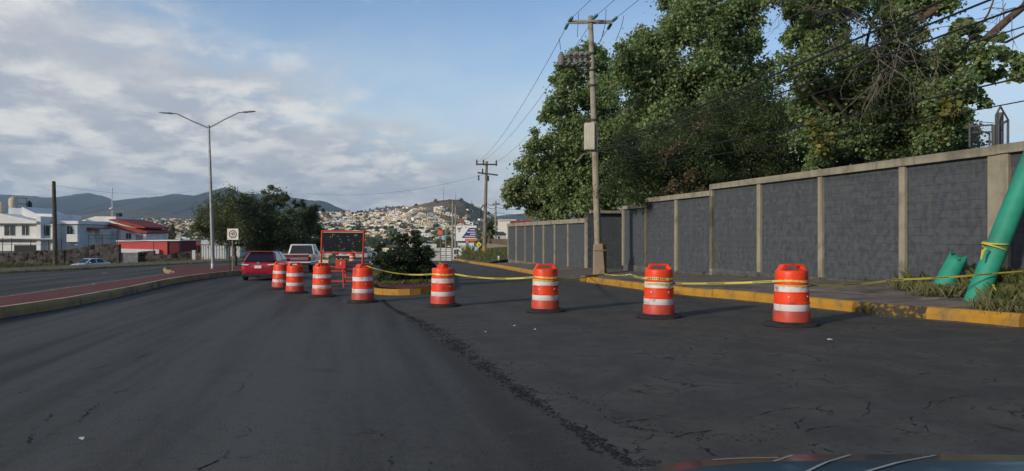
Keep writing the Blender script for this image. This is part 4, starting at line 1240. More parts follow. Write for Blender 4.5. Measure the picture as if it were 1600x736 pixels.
# cream cabinet on the left side of the pole
cb = MB()
a = la(914, 233.5, -.25); cb.obox(a, Vector((.44, 0, 0)), Vector((0, .45, 0)), Vector((0, 0, 1.22)))
cbo = cb.build('cabinet', cabin, PA, bevel=0.02)
MB().obox(la(914.8, 231.5, -.25) + Vector((.10, -.018, 0)), Vector((.31, 0, 0)), Vector((0, .02, 0)), Vector((0, 0, 1.09))).build('cabinet_door', cabin, cbo, bevel=0.006)
MB().tube([la(926, 240), la(911.5, 241), la(899, 254)], .025, 6).build('side_bracket', steel, PA)
MB().tube([la(933, 190, -.17), la(935, 300, -.2), la(936.5, 382, -.2)], .03, 6).build('conduit', mat('dark_conduit', (0.10, 0.09, 0.08), 0.7), PA)

# pole B, far: timber with two crossarms
PB = thing('utility_pole', 'far timber utility pole with two crossarms, its foot painted yellow on the grassy bank', 'utility pole', pbz)
lb = lambda p, q, dy=0: px(p, q, DB + dy) - pbz
MB().tube([lb(756.5, 407), lb(758.5, 320), tb - pbz], [.24, .19, .14], 12).build('shaft', mat('pole_timber_light', (0.25, 0.21, 0.17), 0.95, (0.17, 0.14, 0.11), 2, bump=0.01, bscale=10), PB, smooth=2)
MB().tube([lb(756.5, 407), lb(757, 385)], [.255, .245], 12).build('painted_foot', yel, PB, smooth=2)
for a0, b0, a1, b1 in ((744, 256.5, 777, 257), (746, 269.5, 778, 273.5)):
    a, b_ = lb(a0, b0, -.2), lb(a1, b1, -.2)
    MB().obox(a - Vector((0, .06, .09)), b_ - a, Vector((0, .14, 0)), Vector((0, 0, .16))).build('crossarm', wood, PB)
for a, b_ in ((745, 251), (755.5, 251), (775.5, 252), (748, 275), (754, 265), (763, 276)):
    MB().lathe([(.06, -.45), (.10, -.2), (.06, -.1), (.10, 0), (.04, .2)], 8, lb(a, b_ + 1, -.2)).build('insulator', dark_i, PB)
MB().tube([lb(755.4, 320, -.3), lb(751.5, 326, -.3), lb(751, 340, -.3)], .07, 6).build('cable_splice', wirem, PB)
for k, (q0, q1) in enumerate(((317, 309), (322, 318), (331, 322), (300, 274))):
    pass
far_p = px(777.5, 395, 118)
PC = thing('utility_pole', 'thin concrete pole with a small crossarm in front of the white building', 'utility pole', far_p)
lc = lambda p, q, dy=0: px(p, q, 118 + dy) - far_p
MB().tube([lc(774.5, 395), lc(774.5, 314)], [.19, .13], 8).build('shaft', polec, PC, smooth=2)
MB().obox(lc(769, 320), lc(781, 319) - lc(769, 320), Vector((0, .15, 0)), Vector((0, 0, .15))).build('crossarm', dark_i, PC)
for k, q in enumerate((315, 320, 328)):
    wire('black cable between the timber pole and the thin concrete pole, %s of the three' % ('top', 'middle', 'lowest')[k], lb(758, q) + pbz, lc(774.5, q + 4) + far_p, .35, .035, n=12)
    wire('black cable running right from the thin concrete pole into the tree, %s of the three' % ('top', 'middle', 'lowest')[k], lc(774.5, q + 4) + far_p, px(850, q + 6, 116), .3, .03, n=12)

# telecom bundle from the concrete pole up over the camera
NC = Vector((14.0, -15.0, 0))
for k, (q, z1, sag, r) in enumerate(((231, 6.0, .45, .027), (236, 5.4, .42, .022), (238, 5.1, .55, .021), (243, 4.8, .65, .012), (252, 3.7, .85, .016), (262, 3.3, .9, .011))):
    a = px(ax(q) + 4, q, DA - .2)
    wire('black telecom cable from the concrete pole across the trees, number %s from the top' % ('one', 'two', 'three', 'four', 'five', 'six')[k], a, Vector((NC.x + .2 * k, NC.y, z1)), sag, r)
# slack coil of cable held up in the dead branches
mb = MB()
cc = px(1305, 28, 24.8)
for k in range(5):
    pts = [cc + Vector((math.cos(t) * (.55 + .03 * k), .1 * math.sin(3 * t), math.sin(t) * .18 + .02 * k)) for t in np.linspace(0, 2 * math.pi, 22)]
    mb.tube(pts, .022, 5, caps=False)
tag(mb.build('cable_coil', wirem), 'slack loop of black cable hanging in the dead branches', 'cable coil')
wire('thin single wire crossing the sky from the left clump to the far timber pole', px(478, 302, 95), px(757, 272, DB), 1.0, .010, n=30)

# old timber pole on the left
dl_ = 86
pl = px(86.5, 422, dl_)
PL = thing('timber_post', 'bare dark timber pole without wires in front of the white house on the left', 'pole', pl)
MB().tube([(0, 0, -.6), px(85.5, 350, dl_) - pl, px(84, 285, dl_) - pl], [.26, .23, .19], 12).build('shaft', wood, PL, smooth=2)
MB().lathe([(.195, 0), (.2, .06), (.12, .14), (.01, .17)], 12, px(84, 285, dl_) - pl).build('pole_cap', dark_i, PL, smooth=2)
wire('thin wire from the top of the bare timber pole running off to the right', px(84, 289, dl_), px(300, 299, 140), .8, .010, n=24)

# street lamp
dsl = 50.5
ls_ = px(333, 420, dsl); ls_.z = g(ls_.x, ls_.y) + .2
LP = thing('street_lamp', 'tall double-armed galvanised street lamp on the red median', 'street lamp', ls_)
lt = px(326.5, 200, dsl) - ls_
MB().tube([(0, 0, 0), lt * .5, lt], [.135, .105, .062], 12).build('post', steel, LP, smooth=2)
MB().lathe([(.22, 0), (.22, .03), (.15, .05), (.15, .35), (.136, .37)], 12).build('base_plate', steel, LP, smooth=2)
MB().lathe([(.062, 0), (.075, .02), (.075, .12), (.03, .2), (.01, .22)], 10, lt).build('finial', steel, LP, smooth=2)
for s, pts in ((-1, [(326, 200), (300, 189), (276, 177.5), (270, 177.3)]), (1, [(327, 199.5), (350, 187), (373, 176), (379, 175.5)])):
    P_ = [px(a, b_, dsl) - ls_ for a, b_ in pts]
    ao = MB().tube(P_, [.045, .042, .038, .035], 8).build('arm', steel, LP, smooth=2)
    p0 = P_[-1]; dirv = (px(*((249, 176) if s < 0 else (399, 174)), dsl) - ls_ - p0)
    h = MB()
    pts_ = [p0 - dirv * .05, p0 + dirv * .12, p0 + dirv * .3, p0 + dirv * .7, p0 + dirv]
    for (i0, i1, w0, w1, h0, h1) in ((0, 1, .05, .11, .05, .07), (1, 2, .11, .14, .09, .09), (2, 3, .15, .15, .05, .05), (3, 4, .15, .10, .05, .03)):
        a, b_ = pts_[i0], pts_[i1]
        vs_ = []
        for p, w_, hh in ((a, w0, h0), (b_, w1, h1)):
            vs_ += [p + Vector((0, -w_, -hh / 2)), p + Vector((0, w_, -hh / 2)), p + Vector((0, w_, hh / 2)), p + Vector((0, -w_, hh / 2))]
        h.add(vs_, [(0, 1, 2, 3), (7, 6, 5, 4), (0, 4, 5, 1), (1, 5, 6, 2), (2, 6, 7, 3), (3, 7, 4, 0)])
    h.build('luminaire', mat('lamp_head_grey', (0.10, 0.105, 0.11), 0.5), LP)

# speed limit sign on the median
d_s = 44.5
sg = px(363, 420, d_s); sg.z = g(sg.x, sg.y) + .2
SG = thing('speed_sign', 'square white speed limit sign on a thin post on the red median', 'road sign', sg)
signw = mat('sign_white', (0.70, 0.68, 0.62), 0.5, (0.60, 0.58, 0.52), 4)
MB().box(0, .03, 1.0, .06, .05, 2.05).build('post', mat('sign_post', (0.17, 0.16, 0.13), 0.8), SG)
MB().box(-.16, .03, .93, .06, .05, 1.85).build('post', mat('sign_post_dark', (0.035, 0.035, 0.032), 0.8), SG)
sc_z = (368 - 366) / F * d_s - sg.z
pn = MB(); pn.box(.03, 0, sc_z, .66, .014, .66); pno = pn.build('sign_panel', signw, SG, bevel=0.004)
ring = MB(); n = 40
vs_ = []; fs_ = []
for r in (.235, .180):
    for y_ in (-.0105, -.007):
        vs_ += [(.03 + r * math.cos(6.28318 * k / n), y_, sc_z + r * math.sin(6.28318 * k / n)) for k in range(n)]
for k in range(n):
    k2 = (k + 1) % n
    fs_ += [(k, k2, 2 * n + k2, 2 * n + k), (k, n + k, n + k2, k2), (2 * n + k, 2 * n + k2, 3 * n + k2, 3 * n + k)]
ring.add(vs_, fs_).build('red_ring', mat('sign_ring', (0.13, 0.02, 0.022), 0.5), pno)
def text(s, size, loc, rot, m, parent, name='lettering', ex=0.0015):
    cu = bpy.data.curves.new('lettering', 'FONT'); cu.body = s; cu.size = size; cu.align_x = 'CENTER'; cu.align_y = 'CENTER'; cu.extrude = ex; cu.offset = size * 0.02
    t = bpy.data.objects.new('lettering', cu)
    me = bpy.data.meshes.new_from_object(t)
    bpy.data.objects.remove(t)
    me.materials.clear(); me.materials.append(m)
    o = bpy.data.objects.new(name, me); COL.objects.link(o)
    o.location = loc; o.rotation_euler = rot; o.parent = parent
    return o
blk_p = mat('sign_black', (0.03, 0.03, 0.03), 0.6)
text('40', .24, (.03, -.0095, sc_z + .025), (R(90), 0, 0), blk_p, pno)
text('km/h', .075, (.03, -.0095, sc_z - .105), (R(90), 0, 0), blk_p, pno)

# ================================================================== THE MESSAGE BOARD TRAILER
d_t = 31.0
tc_ = px(535, 447, d_t); tc_.z = g(tc_.x, tc_.y)
MT = thing('message_board_trailer', 'red-framed trailer carrying a big dark switched-off message board, behind the barrels', 'message board', tc_)
lm = lambda p, q, dy=0: px(p, q, d_t + dy) - tc_
redp = mat('trailer_red', (0.62, 0.075, 0.035), 0.5, (0.48, 0.062, 0.03), 4, spec=0.4)
red2 = mat('box_red', (0.62, 0.04, 0.02), 0.5, (0.52, 0.04, 0.02), 4)
for a0, a1 in ((503.5, 501.5), (569, 566)):
    p, q = lm(a1, 424), lm(a0, 361)
    MB().tube([p, q], .042, 4).build('frame_post', redp, MT)
for q0, q1, nm_ in ((361, 362, 'frame_rail'), (394.3, 395.5, 'frame_rail'), (417, 417, 'frame_rail')):
    MB().tube([lm(502, q0), lm(569, q1)], .035, 4).build(nm_, redp, MT)
scr = bpy.data.materials.new('dark_led_panel'); scr.use_nodes = True
nt = scr.node_tree; b = nt.nodes['Principled BSDF']; b.inputs['Roughness'].default_value = 0.22; b.inputs['Specular IOR Level'].default_value = 0.35
t = N(nt, 'ShaderNodeTexCoord')
v1 = N(nt, 'ShaderNodeTexVoronoi'); v1.inputs['Scale'].default_value = 9.0; nt.links.new(t.outputs['Object'], v1.inputs['Vector'])
n_ = N(nt, 'ShaderNodeTexNoise'); n_.inputs['Scale'].default_value = 3.0; nt.links.new(t.outputs['Object'], n_.inputs['Vector'])
f_ = math_node(nt, 'MULTIPLY', smooth(nt, v1.outputs['Distance'], .32, .20), smooth(nt, n_.outputs['Fac'], .46, .56))
nt.links.new(mixc(nt, math_node(nt, 'MULTIPLY', f_, .9), (0.012, 0.014, 0.015), (0.20, 0.17, 0.14)), b.inputs['Base Color'])  # faint reflections painted into the panel colour as pale blotches
p = lm(505.5, 393.2, -.02)
MB().obox(p, lm(566.6, 393.2, -.02) - p, Vector((0, .12, 0)), lm(505.5, 363.2, -.02) - p).build('display_panel', scr, MT, bevel=0.01)
MB().tube([lm(505, 363, -.05), lm(567, 363.2, -.05)], .018, 4).build('panel_trim', mat('trim_pale', (0.55, 0.42, 0.32), 0.6), MT)
cbx = MB(); p = lm(524.5, 420, -.5); cbx.obox(p, Vector((.40, 0, 0)), Vector((0, .35, 0)), Vector((0, 0, .36)))
cbo = cbx.build('control_box', red2, MT, bevel=0.015)
MB().obox(lm(531.5, 413.5, -.53), Vector((.04, 0, 0)), Vector((0, .02, 0)), Vector((0, 0, .10))).build('latch', signw, cbo)
MB().obox(lm(524, 411.2, -.52), Vector((.415, 0, 0)), Vector((0, .39, 0)), Vector((0, 0, .03))).build('box_lid', redp, cbo)
ch = MB()
for a, b_ in (((503, 424, 0), (568, 424, 0)), ((503, 440, -.4), (556, 440, -.4)), ((540, 417, -.2), (540, 434, -.5)), ((540, 434, -.5), (556, 434, -.5)), ((556, 424, -.5), (556, 446, -.5)), ((503, 424, .9), (568, 424, .9)), ((503, 424, 0), (503, 424, .9)), ((568, 424, 0), (568, 424, .9))):
    ch.tube([lm(*a), lm(*b_)], .038, 4)
ch.build('chassis', redp, MT)
MB().tube([lm(536, 421, -.45), lm(537, 449, -.45)], .03, 6).build('jack_leg', redp, MT)
MB().tube([lm(503, 441, .3), lm(568, 441, .3)], .03, 6).build('axle', dark_i, MT)
for a in (506, 565):
    c = lm(a, 441.5, .3); w_ = MB()
    w_.tube([c - Vector((.09, 0, 0)), c - Vector((.07, 0, 0)), c + Vector((.07, 0, 0)), c + Vector((.09, 0, 0))], [.24, .28, .28, .24], 18)
    wo_ = w_.build('wheel', rubber, MT, smooth=2)
    MB().tube([c - Vector((.095, 0, 0)), c + Vector((.095, 0, 0))], .15, 14).build('rim', steel, wo_, smooth=2)
MB().obox(lm(498, 411, .3), Vector((.40, 0, 0)), Vector((0, .5, 0)), Vector((0, 0, .12))).build('battery_box', mat('box_cream', (0.62, 0.54, 0.42), 0.7), MT, bevel=.01)
# little traffic drum standing on the far road, seen through the trailer
o = copy_tree(barrels[0]); x = (550.5 - 800) / F * 78
o.location = (x, 78, g(x, 78) + .004); o.rotation_euler = (0, 0, .3); o['label'] = 'small distant barrel seen through the trailer frame under the message board'

# ================================================================== GREEN POSTS
green = mat('green_paint', (0.026, 0.285, 0.19), 0.6, (0.020, 0.215, 0.145), 2.0, spec=0.3, bump=0.003, bscale=10, dirt=(0.07, 0.15, 0.105), dscale=2.2, dlo=0.52, dhi=0.72)
pg = px(1525, 472, 15.15); pg.z = pave_z(pg.x, pg.y)
GP = thing('leaning_post', 'thick turquoise-green post leaning right, with yellow tape tied round it', 'post', pg)
top_ = px(1645, 170, 15.05) - pg
MB().tube([Vector((0, 0, 0)) - top_ * .04, top_ * .5, top_, top_ * 1.8], [.205, .20, .195, .19], 24).build('shaft', green, GP, smooth=2)
u_ = top_.normalized()
tt = MB()
for k in range(2):
    c = px(1553.5 + 2 * k, 386 - 6 * k, 15.1) - pg
    e1 = Vector((1, 0, -.33 + .3 * k)).normalized(); e2 = Vector((0, 1, .1))
    tt.tube([c + e1 * math.cos(t) * .225 + e2 * math.sin(t) * .215 for t in np.linspace(0, 2 * math.pi, 20)], .017, 5, caps=False)
c = px(1541, 388, 14.85) - pg
tt.tube([c, c + Vector((-.06, 0, -.05)), c + Vector((-.10, 0, -.22))], [.02, .03, .015], 5)
tt.tube([c, c + Vector((-.09, -.02, .05))], [.02, .012], 5)
c = px(1551, 445, 14.9) - pg
tt.tube([c, c + Vector((.06, -.02, -.12))], [.03, .02], 5)
tag(tt.build('tied_tape', mat('plain_yellow_tape', (0.54, 0.46, 0.08), 0.5), GP), kind='stuff')
pg2 = px(1466, 461, 16.3); pg2.z = pave_z(pg2.x, pg2.y) - .05
GS = thing('broken_post_stump', 'short torn turquoise-green pipe stump in the grass by the wall', 'post', pg2)
mb = MB(); rings = []
n = 18
axd = Vector((.42, .05, .78)).normalized(); fa, fb = frame(axd)
vs_ = []; fs_ = []
for i in range(9):
    t = i / 8
    for k in range(n):
        an = 6.28318 * k / n
        r = .20 * (1 + .06 * math.sin(k * 2.1 + i * 1.9) * (.3 < t < .75) - .1 * t)
        L = 1.05 * t * (1 if t < .99 else 1) - (0.16 * max(0, math.cos(an - .5)) + .05 * math.sin(an * 5)) * t ** 3
        vs_.append(axd * L + fa * r * math.cos(an) + fb * r * math.sin(an) * (1 - .15 * t))
for i in range(8):
    for k in range(n):
        k2 = (k + 1) % n
        fs_.append((i * n + k, i * n + k2, (i + 1) * n + k2, (i + 1) * n + k))
mb.add(vs_, fs_)
so_ = mb.build('pipe_shell', green, GS, smooth=True); md = so_.modifiers.new('wall', 'SOLIDIFY'); md.thickness = 0.02
MB().add([axd * .80 + fa * .17 * math.cos(6.28318 * k / 14) + fb * .12 * math.sin(6.28318 * k / 14) for k in range(14)], [tuple(range(14))]).build('hollow_shade_disc', blk_p, GS)  # black disc painting the shade down inside the pipe
# ================================================================== VEHICLES
glassd = mat('car_glass', (0.012, 0.014, 0.016), 0.06, spec=0.6)
tyre = mat('tyre', (0.014, 0.014, 0.015), 0.9)
alloy = mat('alloy_rim', (0.28, 0.28, 0.29), 0.4, metal=0.7)
plast = mat('black_plastic', (0.018, 0.018, 0.019), 0.6)
redl = mat('tail_lamp_red', (0.35, 0.012, 0.015), 0.2, spec=0.6)
clearl = mat('lamp_clear', (0.62, 0.60, 0.60), 0.2, spec=0.7)
chrome = mat('chrome', (0.6, 0.6, 0.6), 0.2, metal=0.9)
plate_m = mat('number_plate', (0.66, 0.66, 0.64), 0.5)
def paint(n, c, rough=.28):
    return mat(n, c, rough, spec=0.5, coat=0.6)

def loft(secs, m, name, root, sub=2):
    """secs: (y, z_low, z_mid, z_top, hw_low, hw_mid, hw_top) rings, rear to front"""
    vs_, fs_ = [], []
    for y, zl, zm, zt, wl, wm, wt in secs:
        half = [(0, zl), (wl * .9, zl), (wl, zl + .05), (wm, zm), (wt, zt - .03), (wt * .94, zt), (0, zt + .015)]
        ring_ = [(u, y, z) for u, z in half] + [(-u, y, z) for u, z in half[-2:0:-1]]
        vs_ += ring_
    n = 12
    for i in range(len(secs) - 1):
        for k in range(n):
            k2 = (k + 1) % n
            fs_.append((i * n + k, (i + 1) * n + k, (i + 1) * n + k2, i * n + k2))
    fs_.append(tuple(range(n))); fs_.append(tuple((len(secs) - 1) * n + k for k in range(n - 1, -1, -1)))
    mb = MB(); mb.add(vs_, fs_)
    return mb.build(name, m, root, smooth=True, sub=sub)
def cabin_box(root, m, rear_b, rear_t, front_t, front_b, zb, zt, wb, wt, name='cabin', inset=0.07, bevel=0.06, glass=('rear', 'front', 'left', 'right'), pillar=0.5):
    """a tapered upper body with panes set proud in it"""
    mb = MB()
    v = [(-wb, rear_b, zb), (wb, rear_b, zb), (wb, front_b, zb), (-wb, front_b, zb), (-wt, rear_t, zt), (wt, rear_t, zt), (wt, front_t, zt), (-wt, front_t, zt)]
    mb.add(v, [(3, 2, 1, 0), (4, 5, 6, 7), (0, 1, 5, 4), (1, 2, 6, 5), (2, 3, 7, 6), (3, 0, 4, 7)])
    o = mb.build(name, m, root, smooth=2, bevel=bevel)
    def pane(q, nm, split=None):
        q = [Vector(p) for p in q]
        c = sum(q, Vector()) / 4
        nrm = (q[1] - q[0]).cross(q[3] - q[0]).normalized()
        def at(u, w_): return (q[0] * (1 - u) + q[1] * u) * (1 - w_) + (q[3] * (1 - u) + q[2] * u) * w_
        rngs = [(0.06, .94)] if not split else [(.06, split - .025), (split + .025, .93)]
        for u0, u1 in rngs:
            pts = [at(u0, .05), at(u1, .05), at(u1 - .02, .90), at(u0 + .02, .90)]
            pm = MB(); pm.add([p + nrm * .012 for p in pts] + [p - nrm * .02 for p in pts], [(0, 1, 2, 3), (0, 4, 5, 1), (1, 5, 6, 2), (2, 6, 7, 3), (3, 7, 4, 0)])
            pm.build(nm, glassd, root)
    if 'rear' in glass: pane([v[0], v[1], v[5], v[4]], 'rear_window')
    if 'front' in glass: pane([v[2], v[3], v[7], v[6]], 'windscreen')
    if 'right' in glass: pane([v[1], v[2], v[6], v[5]], 'side_window', pillar)
    if 'left' in glass: pane([v[3], v[0], v[4], v[7]], 'side_window', 1 - pillar)
    return o
def wheels(root, ys, hw, r, w_=.2):
    for y in ys:
        for s in (-1, 1):
            c = Vector((s * (hw - w_ / 2), y, r))
            mb = MB(); X_ = Vector((1, 0, 0))
            mb.tube([c - X_ * w_ / 2, c - X_ * (w_ / 2 - .03), c + X_ * (w_ / 2 - .03), c + X_ * w_ / 2], [r - .04, r, r, r - .04], 22)
            wo_ = mb.build('wheel', tyre, root, smooth=2)
            rm = MB(); rm.tube([c - X_ * (w_ / 2 + .006), c + X_ * (w_ / 2 + .006)], r * .62, 16); rm.build('rim', alloy, wo_, smooth=2)
            ar = MB()
            pts = [c + Vector((s * .012, math.cos(t) * (r + .06), math.sin(t) * (r + .06))) for t in np.linspace(-.15, math.pi + .15, 14)]
            ar.tube(pts, .035, 5)
            ar.build('wheel_arch', plast, root, smooth=True)

# red hatchback, seen from behind
dc = 37.3
cx_ = -12.77
RC = thing('parked_car', 'red hatchback seen from behind, waiting beside the median left of the barrels', 'car', (cx_, dc + 2.2, 0), .10)
RC.location.z = g(cx_, dc + 2.2) + .0
red = paint('car_red', (0.33, 0.008, 0.020))
loft([(-2.17, .42, .62, .80, .66, .74, .70), (-2.08, .30, .60, .93, .80, .87, .80), (-1.75, .22, .62, 1.0, .84, .905, .83), (-.8, .18, .60, .99, .86, .905, .83), (.6, .18, .58, .95, .86, .90, .82), (1.35, .2, .55, .90, .85, .89, .78), (1.95, .26, .5, .76, .78, .83, .68), (2.2, .36, .48, .6, .6, .66, .55)], red, 'body', RC)
cabin_box(RC, red, -2.02, -1.42, .25, 1.15, .96, 1.46, .82, .62, pillar=.55, bevel=.12)
MB().box(0, -1.42, 1.463, 1.12, .34, .05).build('roof_spoiler', red, RC, bevel=.02)
MB().box(0, -2.15, .31, 1.58, .16, .17).build('bumper_lower', plast, RC, bevel=.04)
MB().bbox(-.17, .17, -2.215, -2.17, .655, .79).build('number_plate', plate_m, RC)
MB().lathe([(.075, 0), (.075, .02)], 14).build('badge', chrome, RC)
bad = [o for o in COL.objects if o.parent == RC][-1]; bad.rotation_euler = (R(90), 0, 0); bad.location = (0, -2.125, .91); bad.scale = (1.1, .8, 1)
for s in (-1, 1):
    p_ = MB(); p_.prism([(s * .38, .84), (s * .80, .90), (s * .82, .78), (s * .60, .73), (s * .40, .80)][::s], (0, -2.19, 0), (1, 0, 0), (0, 0, 1), (0, .16, 0))
    tl_ = p_.build('tail_lamp', redl, RC)
    MB().prism([(s * .42, .845), (s * .78, .885), (s * .79, .82), (s * .5, .79)][::s], (0, -2.199, 0), (1, 0, 0), (0, 0, 1), (0, .02, 0)).build('lamp_lens', clearl, tl_)
    MB().box(s * .93, .62, 1.0, .18, .1, .12).build('wing_mirror', red, RC, bevel=.03)
    MB().box(s * .62, -2.15, .42, .2, .06, .07).build('reflector', redl, RC)
MB().tube([(0, -1.25, 1.46), (0, -1.4, 1.56)], .02, 6).build('roof_aerial', plast, RC)
wheels(RC, (-1.36, 1.32), .90, .32)

# white and maroon pickup ahead of it
dp = 48.0
x_ = -14.06
PU = thing('pickup_truck', 'white pickup with a maroon tailgate stripe, seen from behind past the red car', 'pickup', (x_, dp + 2.7, g(x_, dp + 2.7)), .10)
wht = paint('truck_white', (0.62, 0.62, 0.61))
mar = paint('truck_maroon', (0.17, 0.018, 0.032))
bd = MB()
bd.bbox(-.98, .98, -2.62, 2.6, .55, .80)
bd.build('lower_body', wht, PU, bevel=.06)
for s in (-1, 1):
    MB().bbox(min(s * .98, s * .86), max(s * .98, s * .86), -2.6, -.35, .78, 1.24).build('bed_side', wht, PU, bevel=.03)
    MB().bbox(min(s * .985, s * .90), max(s * .985, s * .90), -2.55, 2.3, .83, 1.02).build('maroon_side_stripe', mar, PU)
tg = MB().bbox(-.85, .85, -2.64, -2.54, .78, 1.22).build('tailgate', mar, PU, bevel=.02)
MB().bbox(-.85, .85, -2.642, -2.54, 1.222, 1.27).build('tailgate_rim', wht, tg, bevel=.01)
MB().bbox(-.62, .80, -2.655, -2.641, .90, 1.035).build('tailgate_band', chrome, tg)
MB().bbox(-.08, .08, -2.66, -2.641, 1.10, 1.15).build('tailgate_handle', plast, tg)
MB().bbox(-.95, .95, -2.78, -2.6, .55, .70).build('rear_bumper', plast, PU, bevel=.03)
MB().bbox(-.15, .15, -2.80, -2.785, .58, .68).build('number_plate', plate_m, PU)
for s in (-1, 1):
    MB().bbox(min(s * .97, s * .86), max(s * .97, s * .86), -2.645, -2.58, .82, 1.08).build('tail_lamp', mat('tail_lamp_dark', (0.05, 0.008, 0.01), .3), PU)
    MB().box(s * 1.08, .95, 1.32, .2, .08, .24).build('wing_mirror', plast, PU, bevel=.03)
cabin_box(PU, wht, -.40, -.25, .75, 1.5, 1.1, 1.86, .92, .74, pillar=.5)
MB().bbox(-.94, .94, -.38, 1.25, .78, 1.14).build('door_panel', wht, PU, bevel=.04)
MB().bbox(-.93, .93, 1.2, 2.62, .78, 1.13).build('bonnet', wht, PU, bevel=.08)
wheels(PU, (-1.7, 1.75), .97, .38, .24)

# pale blue car on the far left, three-quarter front
dw = 78.0
xw = (139.5 - 800) / F * dw
WC = thing('parked_car', 'pale blue-white saloon half hidden behind the verge by the stone wall, on the left', 'car', (xw, dw, 0), R(158))
WC.scale = (.92, .92, .92)
WC.location.z = (368 - 402) / F * dw - 1.43
wb = paint('car_pale_blue', (0.55, 0.63, 0.74))
loft([(-2.25, .45, .62, .82, .66, .74, .70), (-2.1, .32, .60, .98, .80, .86, .80), (-1.5, .24, .6, 1.0, .84, .89, .82), (-.4, .2, .6, .95, .85, .89, .81), (.9, .2, .58, .92, .85, .88, .79), (1.5, .24, .55, .84, .82, .86, .74), (2.0, .30, .52, .74, .76, .80, .66), (2.25, .4, .5, .62, .6, .64, .52)], wb, 'body', WC)
cabin_box(WC, wb, -1.65, -1.0, .25, 1.1, .92, 1.42, .80, .60, pillar=.5)
for s in (-1, 1):
    MB().box(s * .58, 2.12, .66, .34, .16, .12).build('headlight', clearl, WC, bevel=.03)
    MB().box(s * .92, .62, 1.0, .18, .1, .12).build('wing_mirror', wb, WC, bevel=.03)
MB().box(0, 2.24, .52, .7, .08, .12).build('grille', plast, WC, bevel=.02)
wheels(WC, (-1.36, 1.36), .89, .31)

# distant vehicles on the carriageway under the message board
d1 = 92
x1 = (536.5 - 800) / F * d1
V1 = thing('pickup_truck', 'distant white pickup seen from behind through the message-board frame', 'pickup', (x1, d1 + 2.5, g(x1, d1 + 2.5)), .05)
MB().bbox(-.95, .95, -2.6, 2.5, .5, 1.15).build('body', wht, V1, bevel=.06)
cabin_box(V1, wht, -.4, -.25, .8, 1.5, 1.12, 1.78, .9, .74)
MB().bbox(-.98, .98, -2.7, -2.58, .40, .72).build('rear_bumper', plast, V1)
MB().bbox(-.3, .3, -2.63, -2.6, .85, 1.0).build('tailgate_plate', mat('plate_blue_grey', (.25, .3, .36), .6), V1)
for s in (-1, 1):
    MB().box(s * .82, -2.62, .98, .24, .06, .32).build('tail_lamp', redl, V1)
wheels(V1, (-1.6, 1.7), .95, .36, .22)
x2 = (563 - 800) / F * d1
V2 = thing('parked_car', 'distant dark-windowed silver van beside the white pickup, under the right of the message board', 'van', (x2, d1 + 2.4, g(x2, d1 + 2.4)), .05)
silver = paint('car_silver', (.32, .34, .37))
loft([(-2.2, .4, .7, .95, .7, .82, .8), (-2.1, .28, .7, 1.05, .82, .9, .86), (0, .22, .7, 1.05, .84, .9, .86), (1.6, .24, .6, .95, .82, .88, .78), (2.2, .36, .5, .7, .6, .7, .6)], silver, 'body', V2)
cabin_box(V2, silver, -2.1, -1.85, .5, 1.3, 1.0, 1.72, .86, .72)
MB().bbox(-.2, .2, -2.24, -2.2, .62, .75).build('number_plate', plate_m, V2)
MB().bbox(-.8, .8, -2.22, -2.05, .3, .5).build('rear_bumper', plast, V2)
wheels(V2, (-1.4, 1.4), .9, .33)
x3 = (577 - 800) / F * 100
V3 = thing('parked_car', 'distant dark grey car half behind the oleander bush', 'car', (x3, 102, g(x3, 102)), .05)
dg = paint('car_dark_grey', (.07, .08, .09))
loft([(-2.2, .42, .62, .85, .66, .74, .70), (-2.05, .30, .60, .98, .80, .87, .80), (0, .2, .6, .95, .85, .89, .81), (1.5, .24, .55, .84, .82, .86, .74), (2.2, .4, .5, .62, .6, .64, .52)], dg, 'body', V3)
cabin_box(V3, dg, -1.7, -1.1, .25, 1.1, .92, 1.42, .80, .60)
wheels(V3, (-1.36, 1.36), .89, .31)

# car bonnet and pale lines, shaped and coloured to stand in for windscreen reflections
hood = mat('reflection_bonnet', (0.014, 0.026, 0.033), 0.32, spec=0.5, coat=0.15)
OC = thing('stand_in_bonnet', 'dark teal car bonnet with pale lines, standing in for windscreen reflections at bottom right', 'car', (0, 0, -1.5))
mb = MB(); nx_, ny_ = 40, 12
vs_ = []; fs_ = []
for j in range(ny_ + 1):
    t = j / ny_
    y = .85 + 1.05 * t
    for i in range(nx_ + 1):
        s = i / nx_
        x = .16 + 1.55 * s
        crown = 1 - (1 - min(1, s / .42)) ** 2.6
        z = -.622 + .084 * crown - .03 * max(0, s - .6) ** 2 * 4 - .012 * max(0, t - .9) / .1 - .03 * (1 - t)
        vs_.append((x, y, z + 1.5))
n = nx_ + 1
for j in range(ny_):
    for i in range(nx_):
        fs_.append((j * n + i, j * n + i + 1, (j + 1) * n + i + 1, (j + 1) * n + i))
mb.add(vs_, fs_)
ho = mb.build('bonnet', hood, OC, smooth=True); md = ho.modifiers.new('t', 'SOLIDIFY'); md.thickness = .02; md.offset = -1
def hood_z(x, y):
    s = (x - .16) / 1.55; t = (y - .85) / 1.05
    crown = 1 - (1 - min(1, max(0, s) / .42)) ** 2.6
    return -.622 + .084 * crown - .03 * max(0, s - .6) ** 2 * 4 - .012 * max(0, t - .9) / .1 - .03 * (1 - t) + 1.5
